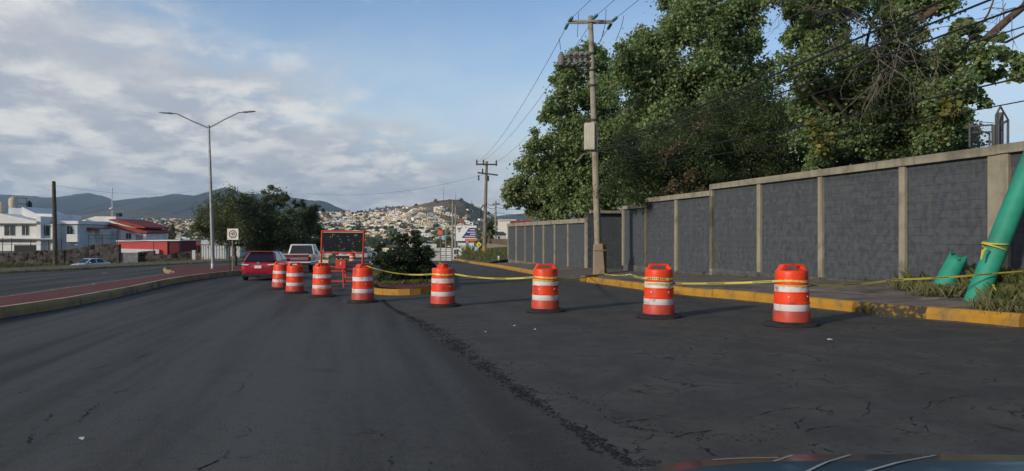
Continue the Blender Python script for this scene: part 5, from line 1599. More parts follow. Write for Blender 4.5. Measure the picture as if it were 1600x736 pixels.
for (xa, ya), (xb, yb) in (((.50, 1.885), (.655, 1.86)), ((.63, 1.82), (.70, 1.885)), ((.66, 1.72), (.845, 1.885)), ((.76, 1.70), (1.055, 1.88))):
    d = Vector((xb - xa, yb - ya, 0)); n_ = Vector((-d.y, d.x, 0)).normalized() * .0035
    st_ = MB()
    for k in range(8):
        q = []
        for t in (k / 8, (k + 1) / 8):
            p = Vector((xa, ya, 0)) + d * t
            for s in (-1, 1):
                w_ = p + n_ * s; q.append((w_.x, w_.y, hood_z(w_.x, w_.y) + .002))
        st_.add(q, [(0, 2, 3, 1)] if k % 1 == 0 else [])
    st_.build('reflection_line', mat('reflection_line_pale', (.30, .31, .30), .5), ho)  # windscreen reflections painted as pale lines on the bonnet

# ================================================================== SCRAPS ON THE ROAD
scrap = mat('paper_white', (0.40, 0.40, 0.385), 0.9)
labs = ['white paper scrap on the side road below the nearest barrel', 'white scrap lying on the new asphalt near the bottom left', 'tiny pale scrap on the asphalt between the seam and the island barrel',
        'pale scrap on the side road right of the seam', 'pale scrap close under the middle barrel', 'white scrap on the far left carriageway', 'small pale scrap by the foot of the median kerb', 'small pale scrap at the far end of the side road', 'small pale scrap on the left carriageway nearer the median nose']
for (a, b_, s), lab in zip(((1297, 532, .075), (128, 688, .028), (758, 520, .032), (804, 510, .035), (836, 516, .03), (163, 427, .22), (172, 461, .12), (794, 443, .09), (215, 424, .16)), labs):
    lo_ = 3.0; hi_ = 120
    for _ in range(50):
        md_ = (lo_ + hi_) / 2; p = px(a, b_, md_)
        if p.z > g(p.x, p.y): lo_ = md_
        else: hi_ = md_
    p = px(a, b_, lo_); p.z = g(p.x, p.y)
    mb = MB()
    k = 6; ring_ = [(p.x + s * random.uniform(.5, 1.1) * math.cos(6.28 * i / k), p.y + .6 * s * random.uniform(.5, 1.1) * math.sin(6.28 * i / k), p.z + .006 + random.uniform(0, .02)) for i in range(k)]
    mb.add(ring_ + [(p.x, p.y, p.z + .03)], [(i, (i + 1) % k, k) for i in range(k)])
    tag(mb.build('paper_scrap', scrap), lab, 'litter', 'scraps on the road')
# ================================================================== LEFT: STONE WALLS AND HOUSES
stone = bpy.data.materials.new('black_volcanic_stone'); stone.use_nodes = True
nt = stone.node_tree; b = nt.nodes['Principled BSDF']; b.inputs['Roughness'].default_value = .95; b.inputs['Specular IOR Level'].default_value = .1
t = N(nt, 'ShaderNodeTexCoord')
vv = N(nt, 'ShaderNodeTexVoronoi'); vv.inputs['Scale'].default_value = 2.6; nt.links.new(t.outputs['Object'], vv.inputs['Vector'])
v2 = N(nt, 'ShaderNodeTexVoronoi', feature='DISTANCE_TO_EDGE'); v2.inputs['Scale'].default_value = 2.6; nt.links.new(t.outputs['Object'], v2.inputs['Vector'])
s_ = N(nt, 'ShaderNodeSeparateColor'); nt.links.new(vv.outputs['Color'], s_.inputs[0])
c = mixc(nt, s_.outputs[0], (0.010, 0.009, 0.009), (0.10, 0.088, 0.078))
c = mixc(nt, smooth(nt, v2.outputs['Distance'], .06, .02, 0, .6), c, (0.075, 0.07, 0.065))
nt.links.new(c, b.inputs['Base Color'])
bn = N(nt, 'ShaderNodeBump'); bn.inputs['Distance'].default_value = .08; nt.links.new(v2.outputs['Distance'], bn.inputs['Height']); nt.links.new(bn.outputs[0], b.inputs['Normal'])
wh_w = mat('white_render', (0.70, 0.70, 0.68), 0.9, (0.60, 0.60, 0.58), 0.6, dirt=(0.36, 0.35, 0.32), dscale=.35, dlo=.55, dhi=.8)
bl_w = mat('bluish_render', (0.52, 0.55, 0.58), 0.9, (0.45, 0.48, 0.51), 0.6)
gr_w = mat('grey_render', (0.50, 0.51, 0.51), 0.9, (0.42, 0.43, 0.43), 0.5, dirt=(.2, .19, .17), dscale=.4)
redw = mat('red_render', (0.55, 0.085, 0.08), 0.9, (0.46, 0.08, 0.075), 0.5)
redd = mat('dark_red_render', (0.12, 0.020, 0.026), 0.9)
tile_m = mat('red_tiles', (0.33, 0.060, 0.045), 0.85, (0.24, 0.05, 0.04), 1.5, bump=.03, bscale=6)
wing = mat('house_window', (0.020, 0.024, 0.030), 0.2, (0.06, 0.07, 0.08), 1.0, spec=.5)
wframe = mat('window_frame_white', (.5, .5, .5), .6)
dkm = mat('dark_garage', (.018, .020, .023), .7)
beige = mat('tank_beige', (0.50, 0.43, 0.32), .7, (.44, .38, .29), 1)

def poly_slab(root, pts, d, depth, m, name, parent=None, bevel=0):
    """an outline measured on the photograph, standing at depth d and running back from there by its real depth"""
    P_ = [px(a, b_, d) for a, b_ in pts]
    n = len(P_)
    vs_ = P_ + [p + Vector((0, depth, 0)) for p in P_]
    area = sum(P_[i].x * P_[(i + 1) % n].z - P_[(i + 1) % n].x * P_[i].z for i in range(n))
    fs_ = [tuple(range(n - 1, -1, -1)), tuple(range(n, 2 * n))] + [(i, (i + 1) % n, n + (i + 1) % n, n + i) for i in range(n)]
    if area > 0:
        fs_ = [f[::-1] for f in fs_]
    mb = MB(); mb.add(vs_, fs_)
    return mb.build(name, m, parent or root, w=True, bevel=bevel)
def window(root, x0, x1, y0, y1, d, bars=1):
    fr_ = MB(); a, b_ = px(x0, y1, d), px(x1, y0, d)
    wd, ht = b_.x - a.x, b_.z - a.z
    fr_.bbox(a.x, b_.x, d - .06, d + .04, a.z - .08, a.z - .002)           # sill
    fr_.bbox(a.x - .05, a.x, d - .04, d + .04, a.z, b_.z); fr_.bbox(b_.x, b_.x + .05, d - .04, d + .04, a.z, b_.z); fr_.bbox(a.x - .05, b_.x + .05, d - .04, d + .04, b_.z + .001, b_.z + .05)
    for k in range(bars):
        xm = a.x + wd * (k + 1) / (bars + 1); fr_.bbox(xm - .025, xm + .025, d - .035, d + .02, a.z, b_.z)
    f = fr_.build('window', wframe, root, w=True)
    MB().bbox(a.x, b_.x, d - .012, d + .02, a.z, b_.z).build('pane', wing, f, w=True)
DH = 104
def roofed(root, x0, x1, ytop, ybot, d, depth, m, name='wall'):
    return poly_slab(root, [(x0, ytop), (x1, ytop), (x1, ybot), (x0, ybot)], d, depth, m, name)

HA = thing('white_house', 'two-storey white house with a long sloping white roof and dark windows, leftmost', 'house', px(20, 410, DH))
roofed(HA, -60, 60, 346, 392, DH, 9, wh_w)
poly_slab(HA, [(-62, 333), (0, 333.5), (57, 345.5), (57, 349), (-62, 349)], DH - .9, 10, wh_w, 'roof')
poly_slab(HA, [(57, 338), (63.5, 338), (63.5, 392), (57, 392)], DH - .5, 6, wh_w, 'corner_wall')
poly_slab(HA, [(63.5, 350), (84, 350), (84, 392), (63.5, 392)], DH + .3, 6, wh_w, 'wall')
poly_slab(HA, [(34, 323), (42, 327), (56, 333.5), (83, 334.5), (83, 347), (57.5, 345), (34, 336)], DH + 2, 7, wh_w, 'upper_parapet')
poly_slab(HA, [(13, 324.5), (38, 325.5), (36, 336), (13, 334)], DH + 2.2, 4, bl_w, 'tank_plinth')
for a in ((7, 24, 352.5, 368, 1), (34.5, 45.5, 352.5, 367.5, 1), (-40, -22, 352, 368, 1)):
    window(HA, a[0], a[1], a[2], a[3], DH, a[4])
window(HA, 65, 78, 352.5, 368, DH + .3, 1)
poly_slab(HA, [(-62, 372), (82, 372.5), (82, 374), (-62, 374)], DH - 1.0, 1.0, gr_w, 'balcony_slab')
poly_slab(HA, [(22, 383), (64, 383), (64, 396), (22, 396)], DH - .2, .18, dkm, 'garage_opening')
HB = thing('bluish_house', 'small pale bluish flat-roofed house just right of the bare timber pole', 'house', px(105, 410, DH + 2))
roofed(HB, 87, 121, 348, 392, DH + 2, 8, bl_w)
poly_slab(HB, [(86, 345), (122, 345), (122, 350), (86, 350)], DH + 1.6, 8.6, wh_w, 'parapet')
window(HB, 105, 114, 353.5, 366.5, DH + 2, 1)
poly_slab(HB, [(104, 366), (121, 366), (121, 378), (104, 378)], DH + 1.3, .6, wh_w, 'balcony_panel')
HC = thing('white_house', 'small white house with a short red-tiled eave and a wide grilled window', 'house', px(132, 410, DH + 5))
roofed(HC, 121, 143, 356, 392, DH + 5, 6, wh_w)
poly_slab(HC, [(120, 352.5), (126, 352.5), (145, 358), (145, 360), (120, 359)], DH + 4.3, 7, tile_m, 'eave_tiles')
window(HC, 122, 138.5, 363.5, 375, DH + 5, 3)
roofed(HC, 143, 164, 358, 384, DH + 6, 6, gr_w, 'side_wall')
HD = thing('white_house', 'large white house with two long red-tiled roofs sloping down to the right', 'house', px(185, 410, DH + 10))
poly_slab(HD, [(128, 344), (149, 338), (181, 338.5), (181, 345), (226, 360), (226, 392), (128, 392)], DH + 12, 8, wh_w, 'wall')
poly_slab(HD, [(168, 342.5), (180, 342), (226, 354.5), (226, 356.5), (212, 356)], DH + 10.6, 9, tile_m, 'roof')
poly_slab(HD, [(168, 343.5), (212, 356.5), (212, 360), (196, 360), (160, 348)], DH + 10.8, 8.8, wh_w, 'gable_wall')
poly_slab(HD, [(148, 347), (162, 347), (230, 362), (230, 364.5), (214, 364)], DH + 9.6, 9, tile_m, 'roof')
poly_slab(HD, [(148, 348.5), (214, 364.5), (228, 365), (228, 378), (163, 378), (163, 362), (146, 356)], DH + 10, 6, wh_w, 'front_wall')
window(HD, 197, 205, 364.5, 373, DH + 10, 1)
poly_slab(HD, [(181, 333), (186, 333), (186, 338), (181, 338)], DH + 14, 1, dkm, 'chimney')
poly_slab(HD, [(212, 366), (222, 366), (222, 377), (212, 377)], DH + 9.9, .09, mat('grey_door', (.25, .26, .27), .7), 'door')
HR = thing('red_building', 'low bright red flat building with a dark red end, behind the stone wall', 'building', px(230, 410, DH - 4))
poly_slab(HR, [(182, 377), (261, 376), (261, 398), (182, 398)], DH - 4, .4, redw, 'front_wall')
poly_slab(HR, [(261.2, 376), (280, 375.5), (280, 394), (261.2, 398)], DH - 3.8, 7, redd, 'end_wall')
poly_slab(HR, [(181, 375.6), (281, 374.6), (281, 376.4), (181, 377.4)], DH - 4.2, 8, wh_w, 'roof_edge')
poly_slab(HR, [(184, 388.5), (248, 390), (248, 396.5), (184, 396.5)], DH - 4.4, .35, wh_w, 'white_plinth')
WB = thing('white_shed', 'plain pale grey corrugated shed behind the street lamp and under the median trees', 'shed', px(345, 412, 92))
poly_slab(WB, [(315, 380), (353, 379), (353, 412), (315, 412)], 92, 7, gr_w, 'front_wall')
poly_slab(WB, [(314, 375), (376, 375), (376, 382), (314, 382)], 91.8, 8, mat('shed_roof', (.42, .45, .48), .6), 'roof')
for k in range(9):
    a = 317 + 4.2 * k
    MB().tube([px(a, 381.5, 91.98), px(a, 411, 91.98)], .05, 4).build('corrugation', gr_w, WB, w=True)
poly_slab(WB, [(353.5, 383), (375, 383), (375, 413), (353.5, 413)], 92.3, 6, gr_w, 'side_wall')
GBd = thing('grey_shed', 'dark grey shed wall between the white shed and the red car', 'shed', px(385, 412, 96))
poly_slab(GBd, [(375.5, 384), (420, 384), (420, 414), (375.5, 414)], 96, 6, mat('dark_grey_wall', (.075, .085, .10), .9), 'wall')
poly_slab(GBd, [(375, 382), (421, 382), (421, 384), (375, 384)], 95.8, 6.5, gr_w, 'roof_edge')

def tank(label, cxp, y0, y1, r_px, d, m):
    p = px(cxp, y1, d); T = thing('water_tank', label, 'water tank', p, group='rooftop water tanks')
    h = (y1 - y0) / F * d; r = r_px / F * d
    MB().lathe([(r * .96, 0), (r, .05), (r, h * .25), (r * .97, h * .28), (r, h * .31), (r, h * .55), (r * .97, h * .58), (r, h * .61), (r, h * .78), (r * .75, h * .9), (r * .35, h * .95)], 20).build('drum', m, T, smooth=2)
    MB().lathe([(r * .34, h * .93), (r * .36, h), (r * .2, h * 1.03)], 14).build('lid', m, T, smooth=2)
tank('beige ribbed water tank on the roof of the leftmost white house', 20.5, 307.5, 325, 6.2, DH + 4, beige)
tank('beige water tank cut by the left edge of the picture', 1.5, 316, 333, 4.5, DH + 4, beige)
tank('black water tank at the right end of the roof plinth', 45.5, 314, 330, 4.0, DH + 5, plast)
rail = MB()
for q in (309, 318):
    rail.tube([px(26, q, DH + 4.5), px(42, q + 1, DH + 4.5)], .04, 4)
rail.tube([px(41.5, 309, DH + 4.5), px(41.5, 331, DH + 4.5)], .04, 4); rail.tube([px(13, 322, DH + 3), px(13, 336, DH + 3)], .04, 4)
tag(rail.build('roof_pipes', dark_i), 'dark pipe frame between the rooftop water tanks', 'pipes')

SW = thing('stone_wall', 'long dark volcanic stone wall in front of the houses on the left', 'stone wall', px(90, 420, 94))
poly_slab(SW, [(-180, 396), (0, 396), (25, 394), (60, 391), (100, 391), (100, 425), (-180, 428)], 94, .5, stone, 'wall_section')
poly_slab(SW, [(100, 391), (128, 386), (150, 381.5), (186, 381.5), (186, 425), (100, 425)], 94.1, .5, stone, 'wall_section')
poly_slab(SW, [(215.5, 393.5), (240, 391.5), (240, 398), (262, 398), (292, 392.5), (300, 394), (300, 420), (215.5, 420)], 95, .5, stone, 'wall_section')
SB = thing('block_wall', 'short pale grey block wall panel between the dark stone walls on the left', 'wall', px(200, 420, 94.5))
poly_slab(SB, [(186.3, 395.5), (215.2, 395.5), (215.2, 420), (186.3, 420)], 94.4, .4, mat('pale_block', (.20, .205, .21), .95, (.13, .135, .14), 3), 'wall')
poly_slab(SB, [(186, 393.7), (215.4, 393.7), (215.4, 395.4), (186, 395.4)], 94.3, .6, gr_w, 'coping')
# railing along the top of the stone wall
FN = thing('wire_fence', 'thin wire fence with posts along the top of the stone wall on the left', 'fence', px(80, 396, 95))
for a, q0, q1 in ((4, 372, 396), (18, 372, 396), (48, 374, 393), (76, 374, 392), (96, 374, 392), (138, 368, 386), (160, 368, 382), (183, 361, 382), (240, 378, 394), (262, 380, 396), (282, 378, 394)):
    MB().tube([px(a, q1, 95.2), px(a, q0, 95.2)], .045, 5).build('post', dark_i, FN, w=True)
mb = MB()
for q0, q1 in ((372.5, 375), (376.5, 378.5), (381, 383)):
    mb.tube([px(-40, q0, 95.2), px(96, q1, 95.2)], .022, 4)
for q0, q1 in ((368, 367.5), (373, 372)):
    mb.tube([px(138, q0, 95.2), px(183, q1, 95.2)], .025, 4)
mb.tube([px(183, 375, 95.2), px(282, 379, 95.2)], .018, 4)
mb.build('strand', dark_i, FN, w=True)
# weeds at the foot of the walls
grass('wall_foot_scrub', [(px(a, 0, 93).x, 92.6, g(px(a, 0, 93).x, 92.6) + .1, 1.2, .5, 1) for a in range(-40, 420, 14)], 2600, 0.5, L_GRASS, 61)
grass('verge_grass', [(x, y, g(x, y) + .16, .5, 1.0, 1) for y in range(40, 95, 2) for x in (-33.0, -34.0, -35)], 3600, 0.16, leafmat('dry_verge_blade', (0.11, 0.10, 0.035), (0.24, 0.185, 0.085), (0.1, 0.09, 0.03)), 62)
# antenna mast, gate posts and a rusty sign by the shed
am = px(175, 372, 150)
AM = thing('radio_mast', 'slim lattice radio mast with a white dish rising behind the red-roofed house', 'antenna mast', am)
lm_ = lambda p, q: px(p, q, 150) - am
mb = MB()
for dx in (-.18, .18):
    mb.tube([(dx, 0, 0), lm_(175.2, 301) + Vector((dx * .5, 0, 0))], .05, 4)
for k in range(16):
    z = k * .55; s = 1 if k % 2 else -1
    mb.tube([(-.18 * s, 0, z), (.18 * s, 0, z + .55)], .025, 4)
mb.build('lattice', mat('mast_white', (.6, .6, .6), .6), AM)
MB().sphere(lm_(174, 326), .42, 10, 6, .5).build('dish', signw, AM, smooth=True)
MB().lathe([(.03, 0), (.12, .1), (.12, 1.2), (.03, 1.3)], 8, lm_(175.2, 303)).build('antenna', signw, AM)
GPt = thing('gate_sign', 'small rusty red sign on a post between the stone wall and the white shed', 'sign', px(309, 412, 93))
poly_slab(GPt, [(306.5, 377), (312.5, 377), (313, 383), (306, 383)], 93, .1, mat('rust_sign', (.20, .045, .03), .9), 'panel')
MB().tube([px(309, 415, 93.2), px(309, 377, 93.2)], .07, 5).build('post', dark_i, GPt, w=True)
poly_slab(GPt, [(300, 391), (305, 391), (305, 408), (300, 408)], 93.4, .3, gr_w, 'meter_box')
MB().tube([px(314, 415, 93), px(314, 374, 93)], .08, 6).build('timber_prop', wood, GPt, w=True)

# ================================================================== THE FAR END OF THE SIDE ROAD
bank_m = grass_earth
o = ribbon('grass_bank', [(x + .2, y) for x, y in K_FAR], [(wx(y) + (0 if y < 62 else -.234 * 0) + 6.5, y) for y in (55, 62, 70, 90, 110)], list(np.arange(62.3, 96, 1.6)), 8, 0.19, grass_earth, lift=lambda t, y: 1.0 * math.sin(min(1, t * 1.2) * 1.5)); o['kind'] = 'structure'
sp_ = []
for y in np.arange(62.5, 94, 1.5):
    for tt_ in np.linspace(.1, 1, 8):
        a_, b2 = polyat(K_FAR, y) + .2, wx(y) + 6.5
        x = a_ + (b2 - a_) * tt_
        sp_.append((x, y, g(x, y) + .15 + 1.0 * math.sin(min(1, tt_ * 1.2) * 1.5), .5, .8, 1))
grass('bank_grass', sp_, 8000, .36, L_GRASS, 63)
BW = thing('beige_wall', 'low beige wall on top of the grassy bank, behind the timber pole', 'wall', px(785, 400, 98))
poly_slab(BW, [(757, 380), (812, 384.5), (812, 405), (757, 405)], 98, .3, mat('beige_render', (.30, .26, .205), .95, (.24, .21, .17), .8), 'wall')
poly_slab(BW, [(768, 373.5), (812, 373.5), (812, 385), (768, 384)], 101, 3, mat('brown_brick_wall', (.17, .13, .105), .95, (.13, .10, .085), 1.0), 'rear_wall')
WBd = thing('white_building', 'plain tall white building beyond the wall, right of the thin concrete pole', 'building', px(795, 400, 150))
poly_slab(WBd, [(778, 344), (806, 344), (806, 400), (778, 400)], 150, 8, mat('cream_white', (.72, .68, .60), .9), 'wall')
poly_slab(WBd, [(777.6, 343), (806.5, 343), (806.5, 344.6), (777.6, 344.6)], 149.7, 9, wh_w, 'parapet')
GH = thing('grey_house', 'small grey house with a dark roof in front of the tall white building', 'house', px(780, 400, 125))
poly_slab(GH, [(769, 366), (790, 366), (790, 400), (769, 400)], 125, 5, gr_w, 'wall')
poly_slab(GH, [(767, 366.3), (773, 362), (786, 362), (792, 366.3)], 124.6, 6, mat('slate_roof', (.06, .065, .075), .8), 'roof')
window(GH, 778, 781, 369, 374, 125, 0)
SH = thing('pink_house', 'low reddish-roofed house peeping over the far end of the block wall', 'house', px(815, 400, 100))
poly_slab(SH, [(799, 346), (830, 344), (830, 400), (799, 400)], 100, 5, wh_w, 'wall')
poly_slab(SH, [(797, 346), (832, 343), (832, 346.5), (797, 349)], 99.7, 6, tile_m, 'roof')
# billboard
bbp = px(728, 402, 132)
BBd = thing('billboard', 'white roadside billboard with a dark blue triangle, pale text bars and an orange strip', 'billboard', bbp)
poly_slab(BBd, [(712.5, 352.5), (744.5, 352.5), (744.5, 376.5), (712.5, 376.5)], 132, .25, mat('billboard_white', (.74, .74, .72), .6), 'panel')
navy = mat('billboard_navy', (.045, .04, .16), .6)
poly_slab(BBd, [(733, 356), (744.3, 356), (744.3, 371.8), (721.5, 371.8)], 131.97, .02, navy, 'printed_triangle')
for x0, x1, q in ((734, 742.5, 359), (730, 743, 362.8), (735, 743.5, 366), (726.5, 743, 369.3)):
    poly_slab(BBd, [(x0, q - .7), (x1, q - .7), (x1 - .3, q + .7), (x0 - .6, q + .7)], 131.94, .02, mat('billboard_print', (.6, .6, .66), .6), 'printed_bar')
poly_slab(BBd, [(726.5, 373), (744, 373), (744, 376.3), (726.5, 376.3)], 131.97, .02, mat('billboard_orange', (.62, .16, .045), .6), 'printed_strip')
sq = MB()
for (a0, b0), (a1, b1) in (((714, 358), (722, 355)), ((716, 360), (720, 357)), ((715, 355.5), (719, 359.5)), ((727, 354), (729, 356)), ((716, 362.5), (719, 361))):
    sq.tube([px(a0, b0, 131.95), px(a1, b1, 131.95)], .05, 4)
sq.build('printed_scrawl', mat('print_grey', (.12, .12, .16), .7), BBd, w=True)
for a in (716, 740):
    MB().tube([px(a, 404, 132.4), px(a, 376, 132.4)], .12, 6).build('post', steel, BBd, w=True)
# second hoardings below it
HO = thing('banner', 'low white banner with a green and blue print under the billboard', 'banner', px(732, 402, 122))
poly_slab(HO, [(716, 379.5), (740.5, 379.5), (740.5, 384), (716, 384)], 122, .15, mat('banner_white', (.66, .68, .68), .7), 'panel')
poly_slab(HO, [(719, 384.3), (733.5, 384.3), (733.5, 394), (719, 394)], 122, .12, mat('banner_green', (.48, .56, .18), .7), 'panel')
poly_slab(HO, [(733.8, 384.3), (747, 386), (747, 394), (733.8, 394)], 122, .12, mat('banner_aqua', (.36, .56, .58), .7), 'panel')
for a in (718, 733, 746):
    MB().tube([px(a, 404, 122.3), px(a, 380, 122.3)], .07, 5).build('post', dark_i, HO, w=True)
WF = thing('white_gate', 'white slatted gate at the end of the side road, left of the billboard', 'gate', px(697, 412, 116))
for k in range(9):
    q = 388 + 2.9 * k
    poly_slab(WF, [(688, q), (704.5, q), (704.5, q + 1.7), (688, q + 1.7)], 116, .08, mat('gate_white', (.66, .66, .66), .6), 'slat')
for a in (688, 696, 704.5):
    MB().tube([px(a, 414, 116.15), px(a, 386, 116.15)], .09, 5).build('post', steel, WF, w=True)
WV = thing('white_kiosk', 'white kiosk with dark windows right of the slatted gate', 'kiosk', px(713, 412, 114))
poly_slab(WV, [(708, 388), (722, 388), (726, 396), (726, 414), (708, 414)], 114, 3, mat('kiosk_white', (.66, .67, .68), .7), 'wall')
window(WV, 709.5, 716, 390, 397, 114, 1)
window(WV, 709.5, 717, 401, 405, 114, 1)
# road signs far off
RS = thing('round_sign', 'red-orange round sign on a pole beyond the oleander', 'road sign', px(687, 412, 108))
c = px(687.5, 363.5, 108)
MB().tube([c, c + Vector((0, .12, 0))], .40, 22).build('disc', mat('sign_orange_red', (.62, .12, .05), .6), RS, w=True)
MB().tube([c + Vector((0, -.01, 0)), c + Vector((0, .0, 0))], .25, 22).build('inner_print', mat('sign_inner_red', (.55, .17, .10), .6), RS, w=True)
MB().tube([px(689, 414, 108.2), px(688, 362, 108.2)], .06, 6).build('post', mat('rusty_post', (.24, .12, .07), .8), RS, w=True)
BS_ = thing('blue_sign', 'small light blue tilted sign on a grey pole right below the round red sign', 'road sign', px(696, 412, 106))
poly_slab(BS_, [(688.6, 370), (691, 367.5), (695, 368.3), (695, 374), (693, 376), (690.5, 374.5)], 106, .06, mat('sign_light_blue', (.25, .45, .62), .6), 'panel')
MB().tube([px(696.5, 414, 106.1), px(697, 352, 106.1)], .09, 6).build('post', polec, BS_, w=True)
DK = thing('small_board', 'dark board with pale writing beside the slatted gate', 'sign', px(701, 412, 112))
poly_slab(DK, [(698, 382.5), (704.5, 382.5), (704.5, 388), (698, 388)], 112, .1, blk_p, 'panel')
poly_slab(DK, [(699, 384), (703.5, 384), (703.5, 386), (699, 386)], 111.97, .02, signw, 'printed_bar')
YS = thing('diamond_sign', 'yellow diamond warning sign on the grassy bank', 'road sign', px(748, 401, 88))
poly_slab(YS, [(748, 377.5), (752.5, 382.3), (748, 387), (743.5, 382.3)], 88, .05, mat('sign_yellow', (.72, .62, .05), .6), 'panel')
poly_slab(YS, [(748, 380.8), (749.4, 382.5), (748.5, 384.6), (747.2, 383)], 87.97, .02, blk_p, 'printed_mark')
MB().tube([px(748.6, 404, 88.1), px(748.3, 378, 88.1)], .05, 5).build('post', dark_i, YS, w=True)
for a, d, top, lab in ((707, 120, 314, 'tall thin utility pole left of the billboard, nearer of two'), (711.5, 140, 322, 'tall thin utility pole left of the billboard, farther of two')):
    U = thing('utility_pole', lab, 'utility pole', px(a, 412, d))
    MB().tube([px(a, 416, d), px(a + .3, top, d)], [.2, .13], 8).build('shaft', polec, U, smooth=2, w=True)
    MB().obox(px(a - 5, top + 4, d), Vector((10 / F * d, 0, 0)), Vector((0, .14, 0)), Vector((0, 0, .14))).build('crossarm', dark_i, U, w=True)
hy = px(779.5, 417, 63)
HY = thing('white_post', 'small white marker post by the kerb at the far end of the block wall', 'post', (hy.x, 63, g(hy.x, 63) + .2))
MB().lathe([(.16, 0), (.16, .1), (.11, .14), (.10, .42), (.13, .46), (.07, .55)], 10).build('post', signw, HY, smooth=2)
# palm and agaves
pm = px(765, 398, 110)
PT = thing('palm_tree', 'palm with a skirt of brown dead fronds between the timber and concrete poles', 'palm tree', pm)
def fronds(c, n, L, down, m, nm, par):
    mb = MB()
    for k in range(n):
        a = random.uniform(0, 6.28); el_ = random.uniform(*down)
        d_ = Vector((math.cos(a) * math.cos(el_), math.sin(a) * math.cos(el_), math.sin(el_)))
        s_v = d_.cross(Vector((0, 0, 1))).normalized()
        p0 = Vector(c)
        for j in range(4):
            d2 = (d_ + Vector((0, 0, -.22 * j))).normalized(); p1 = p0 + d2 * L / 4
            w0, w1 = (.08, .22, .26, .16, .02)[j:j + 2]
            o_ = len(mb.v); mb.v += [tuple(p0 - s_v * w0), tuple(p0 + s_v * w0), tuple(p1 + s_v * w1), tuple(p1 - s_v * w1)]; mb.f.append((o_, o_ + 1, o_ + 2, o_ + 3)); p0 = p1
    return mb.build(nm, m, par)
MB().tube([(0, 0, -.5), (0.05, 0, 3.6)], [.22, .18], 8).build('trunk', bark, PT)
fronds((0.05, 0, 3.7), 60, 1.6, (-.5, 1.3), L_MESQ, 'crown', PT)
fronds((0.05, 0, 3.3), 60, 2.0, (-1.45, -.9), L_DRY, 'dead_skirt', PT)
for k, (a, d, lab) in enumerate(((731, 96, 'spiky pale agave at the left end of the grassy bank'), (737, 94, 'spiky pale agave in front of the green banner'), (727, 98, 'small spiky agave nearest the white kiosk'))):
    A_ = thing('agave_plant', lab, 'plant', px(a, 401, d), group='agaves on the bank')
    mb = MB()
    for j in range(16):
        an = random.uniform(0, 6.28); el_ = random.uniform(.6, 1.45)
        tip = Vector((math.cos(an) * math.cos(el_), math.sin(an) * math.cos(el_), math.sin(el_))) * random.uniform(1.1, 1.9)
        mb.tube([Vector((0, 0, 0)), tip * .5 + Vector((0, 0, .05)), tip], [.07, .055, .008], 4)
    mb.build('leaves', L_YEL if k < 2 else L_GRASS, A_)

# chain-link enclosure above the wall on the far right
CF = thing('chain_link_fence', 'chain-link fence with a tall angled corner, rising behind the wall at the right edge', 'fence', px(1545, 235, 19.5))
tb_ = MB()
def T3(*pts, r=.025):
    MB().tube([px(a, b_, 19.5 + (c_ if c_ else 0)) for a, b_, c_ in pts], r, 6).build('rail', mat('fence_tube', (.085, .085, .09), .6), CF, w=True)
T3((1552.5, 228, 0), (1552.5, 195, 0), r=.05); T3((1556, 228, 0), (1556, 180, 0), (1563, 167, 0)); T3((1563, 228, .3), (1563, 176, .3), r=.075); T3((1563, 166, 0), (1575, 187, .2)); T3((1575, 226, .2), (1575, 187, .2), r=.03)
T3((1560, 196, 0), (1566, 194, .1), (1575, 187, .2)); T3((1515, 197.5, .4), (1552, 195, 0)); T3((1519, 207, .4), (1552, 206, 0)); T3((1546, 228, .2), (1546, 209, .2), (1533, 205, .2), (1528, 199, .2)); T3((1515, 230, .4), (1515, 192, .4)); T3((1560, 228, -.2), (1560, 196, -.2)); T3((1515, 189.5, .4), (1553, 192, .1), r=.01)
ms = MB()
def chain(x0, x1, y0, y1, d, step=4.6):
    a, b_ = px(x0, y1, d), px(x1, y0, d)
    w_, h_ = b_.x - a.x, b_.z - a.z; st = step / F * d
    k = -h_
    while k < w_:
        for sgn in (1, -1):
            t0 = max(0, -k); t1 = min(h_, w_ - k)
            if t1 > t0 + .01:
                if sgn > 0: p, q = (a.x + k + t0, d, a.z + t0), (a.x + k + t1, d, a.z + t1)
                else: p, q = (b_.x - k - t0, d, a.z + t0), (b_.x - k - t1, d, a.z + t1)
                ms.tube([p, q], .003, 3, caps=False)
        k += st
chain(1515, 1552, 197, 232, 19.7); chain(1565, 1575, 190, 232, 19.7)
ms.build('wire_mesh', mat('fence_wire', (.16, .165, .17), .5, metal=.5), CF, w=True)

# ================================================================== THE TOWN
house_cols = [(0.80, 0.70, 0.53), (0.83, 0.77, 0.65), (0.68, 0.55, 0.37), (0.72, 0.51, 0.33), (0.86, 0.83, 0.76), (0.46, 0.32, 0.22), (0.45, 0.44, 0.42), (0.36, 0.15, 0.10), (0.30, 0.34, 0.38), (0.24, 0.21, 0.18)]
house_words = ['cream', 'off-white', 'ochre', 'tan', 'white', 'brown', 'grey', 'brick-red', 'blue-grey', 'dark']
hm = [mat('town_render', c_, .95) if i == 0 else mat('town_render_%d' % i, c_, .95) for i, c_ in enumerate(house_cols)]
def far_house_geo():
    """a flat-roofed block with a parapet, a lower wing, a roof-top room and dark openings"""
    mb = MB(); mb.bbox(-.5, .5, -.5, .5, -1.4, 1.0)
    mb.bbox(.5, .95, -.4, .5, -1.4, .62); mb.bbox(-.3, .15, -.1, .5, 1.0, 1.28)
    mb.bbox(-.53, .53, -.53, -.49, .90, 1.08)
    return mb
def far_openings():
    mb = MB()
    for x0, x1, z0, z1 in ((-.38, -.16, .35, .72), (.08, .32, .35, .72), (.58, .82, -.1, .42), (-.1, .02, -.2, .35)):
        mb.bbox(x0, x1, -.512 if x0 < .5 else -.412, -.45 if x0 < .5 else -.38, z0, z1)
    return mb
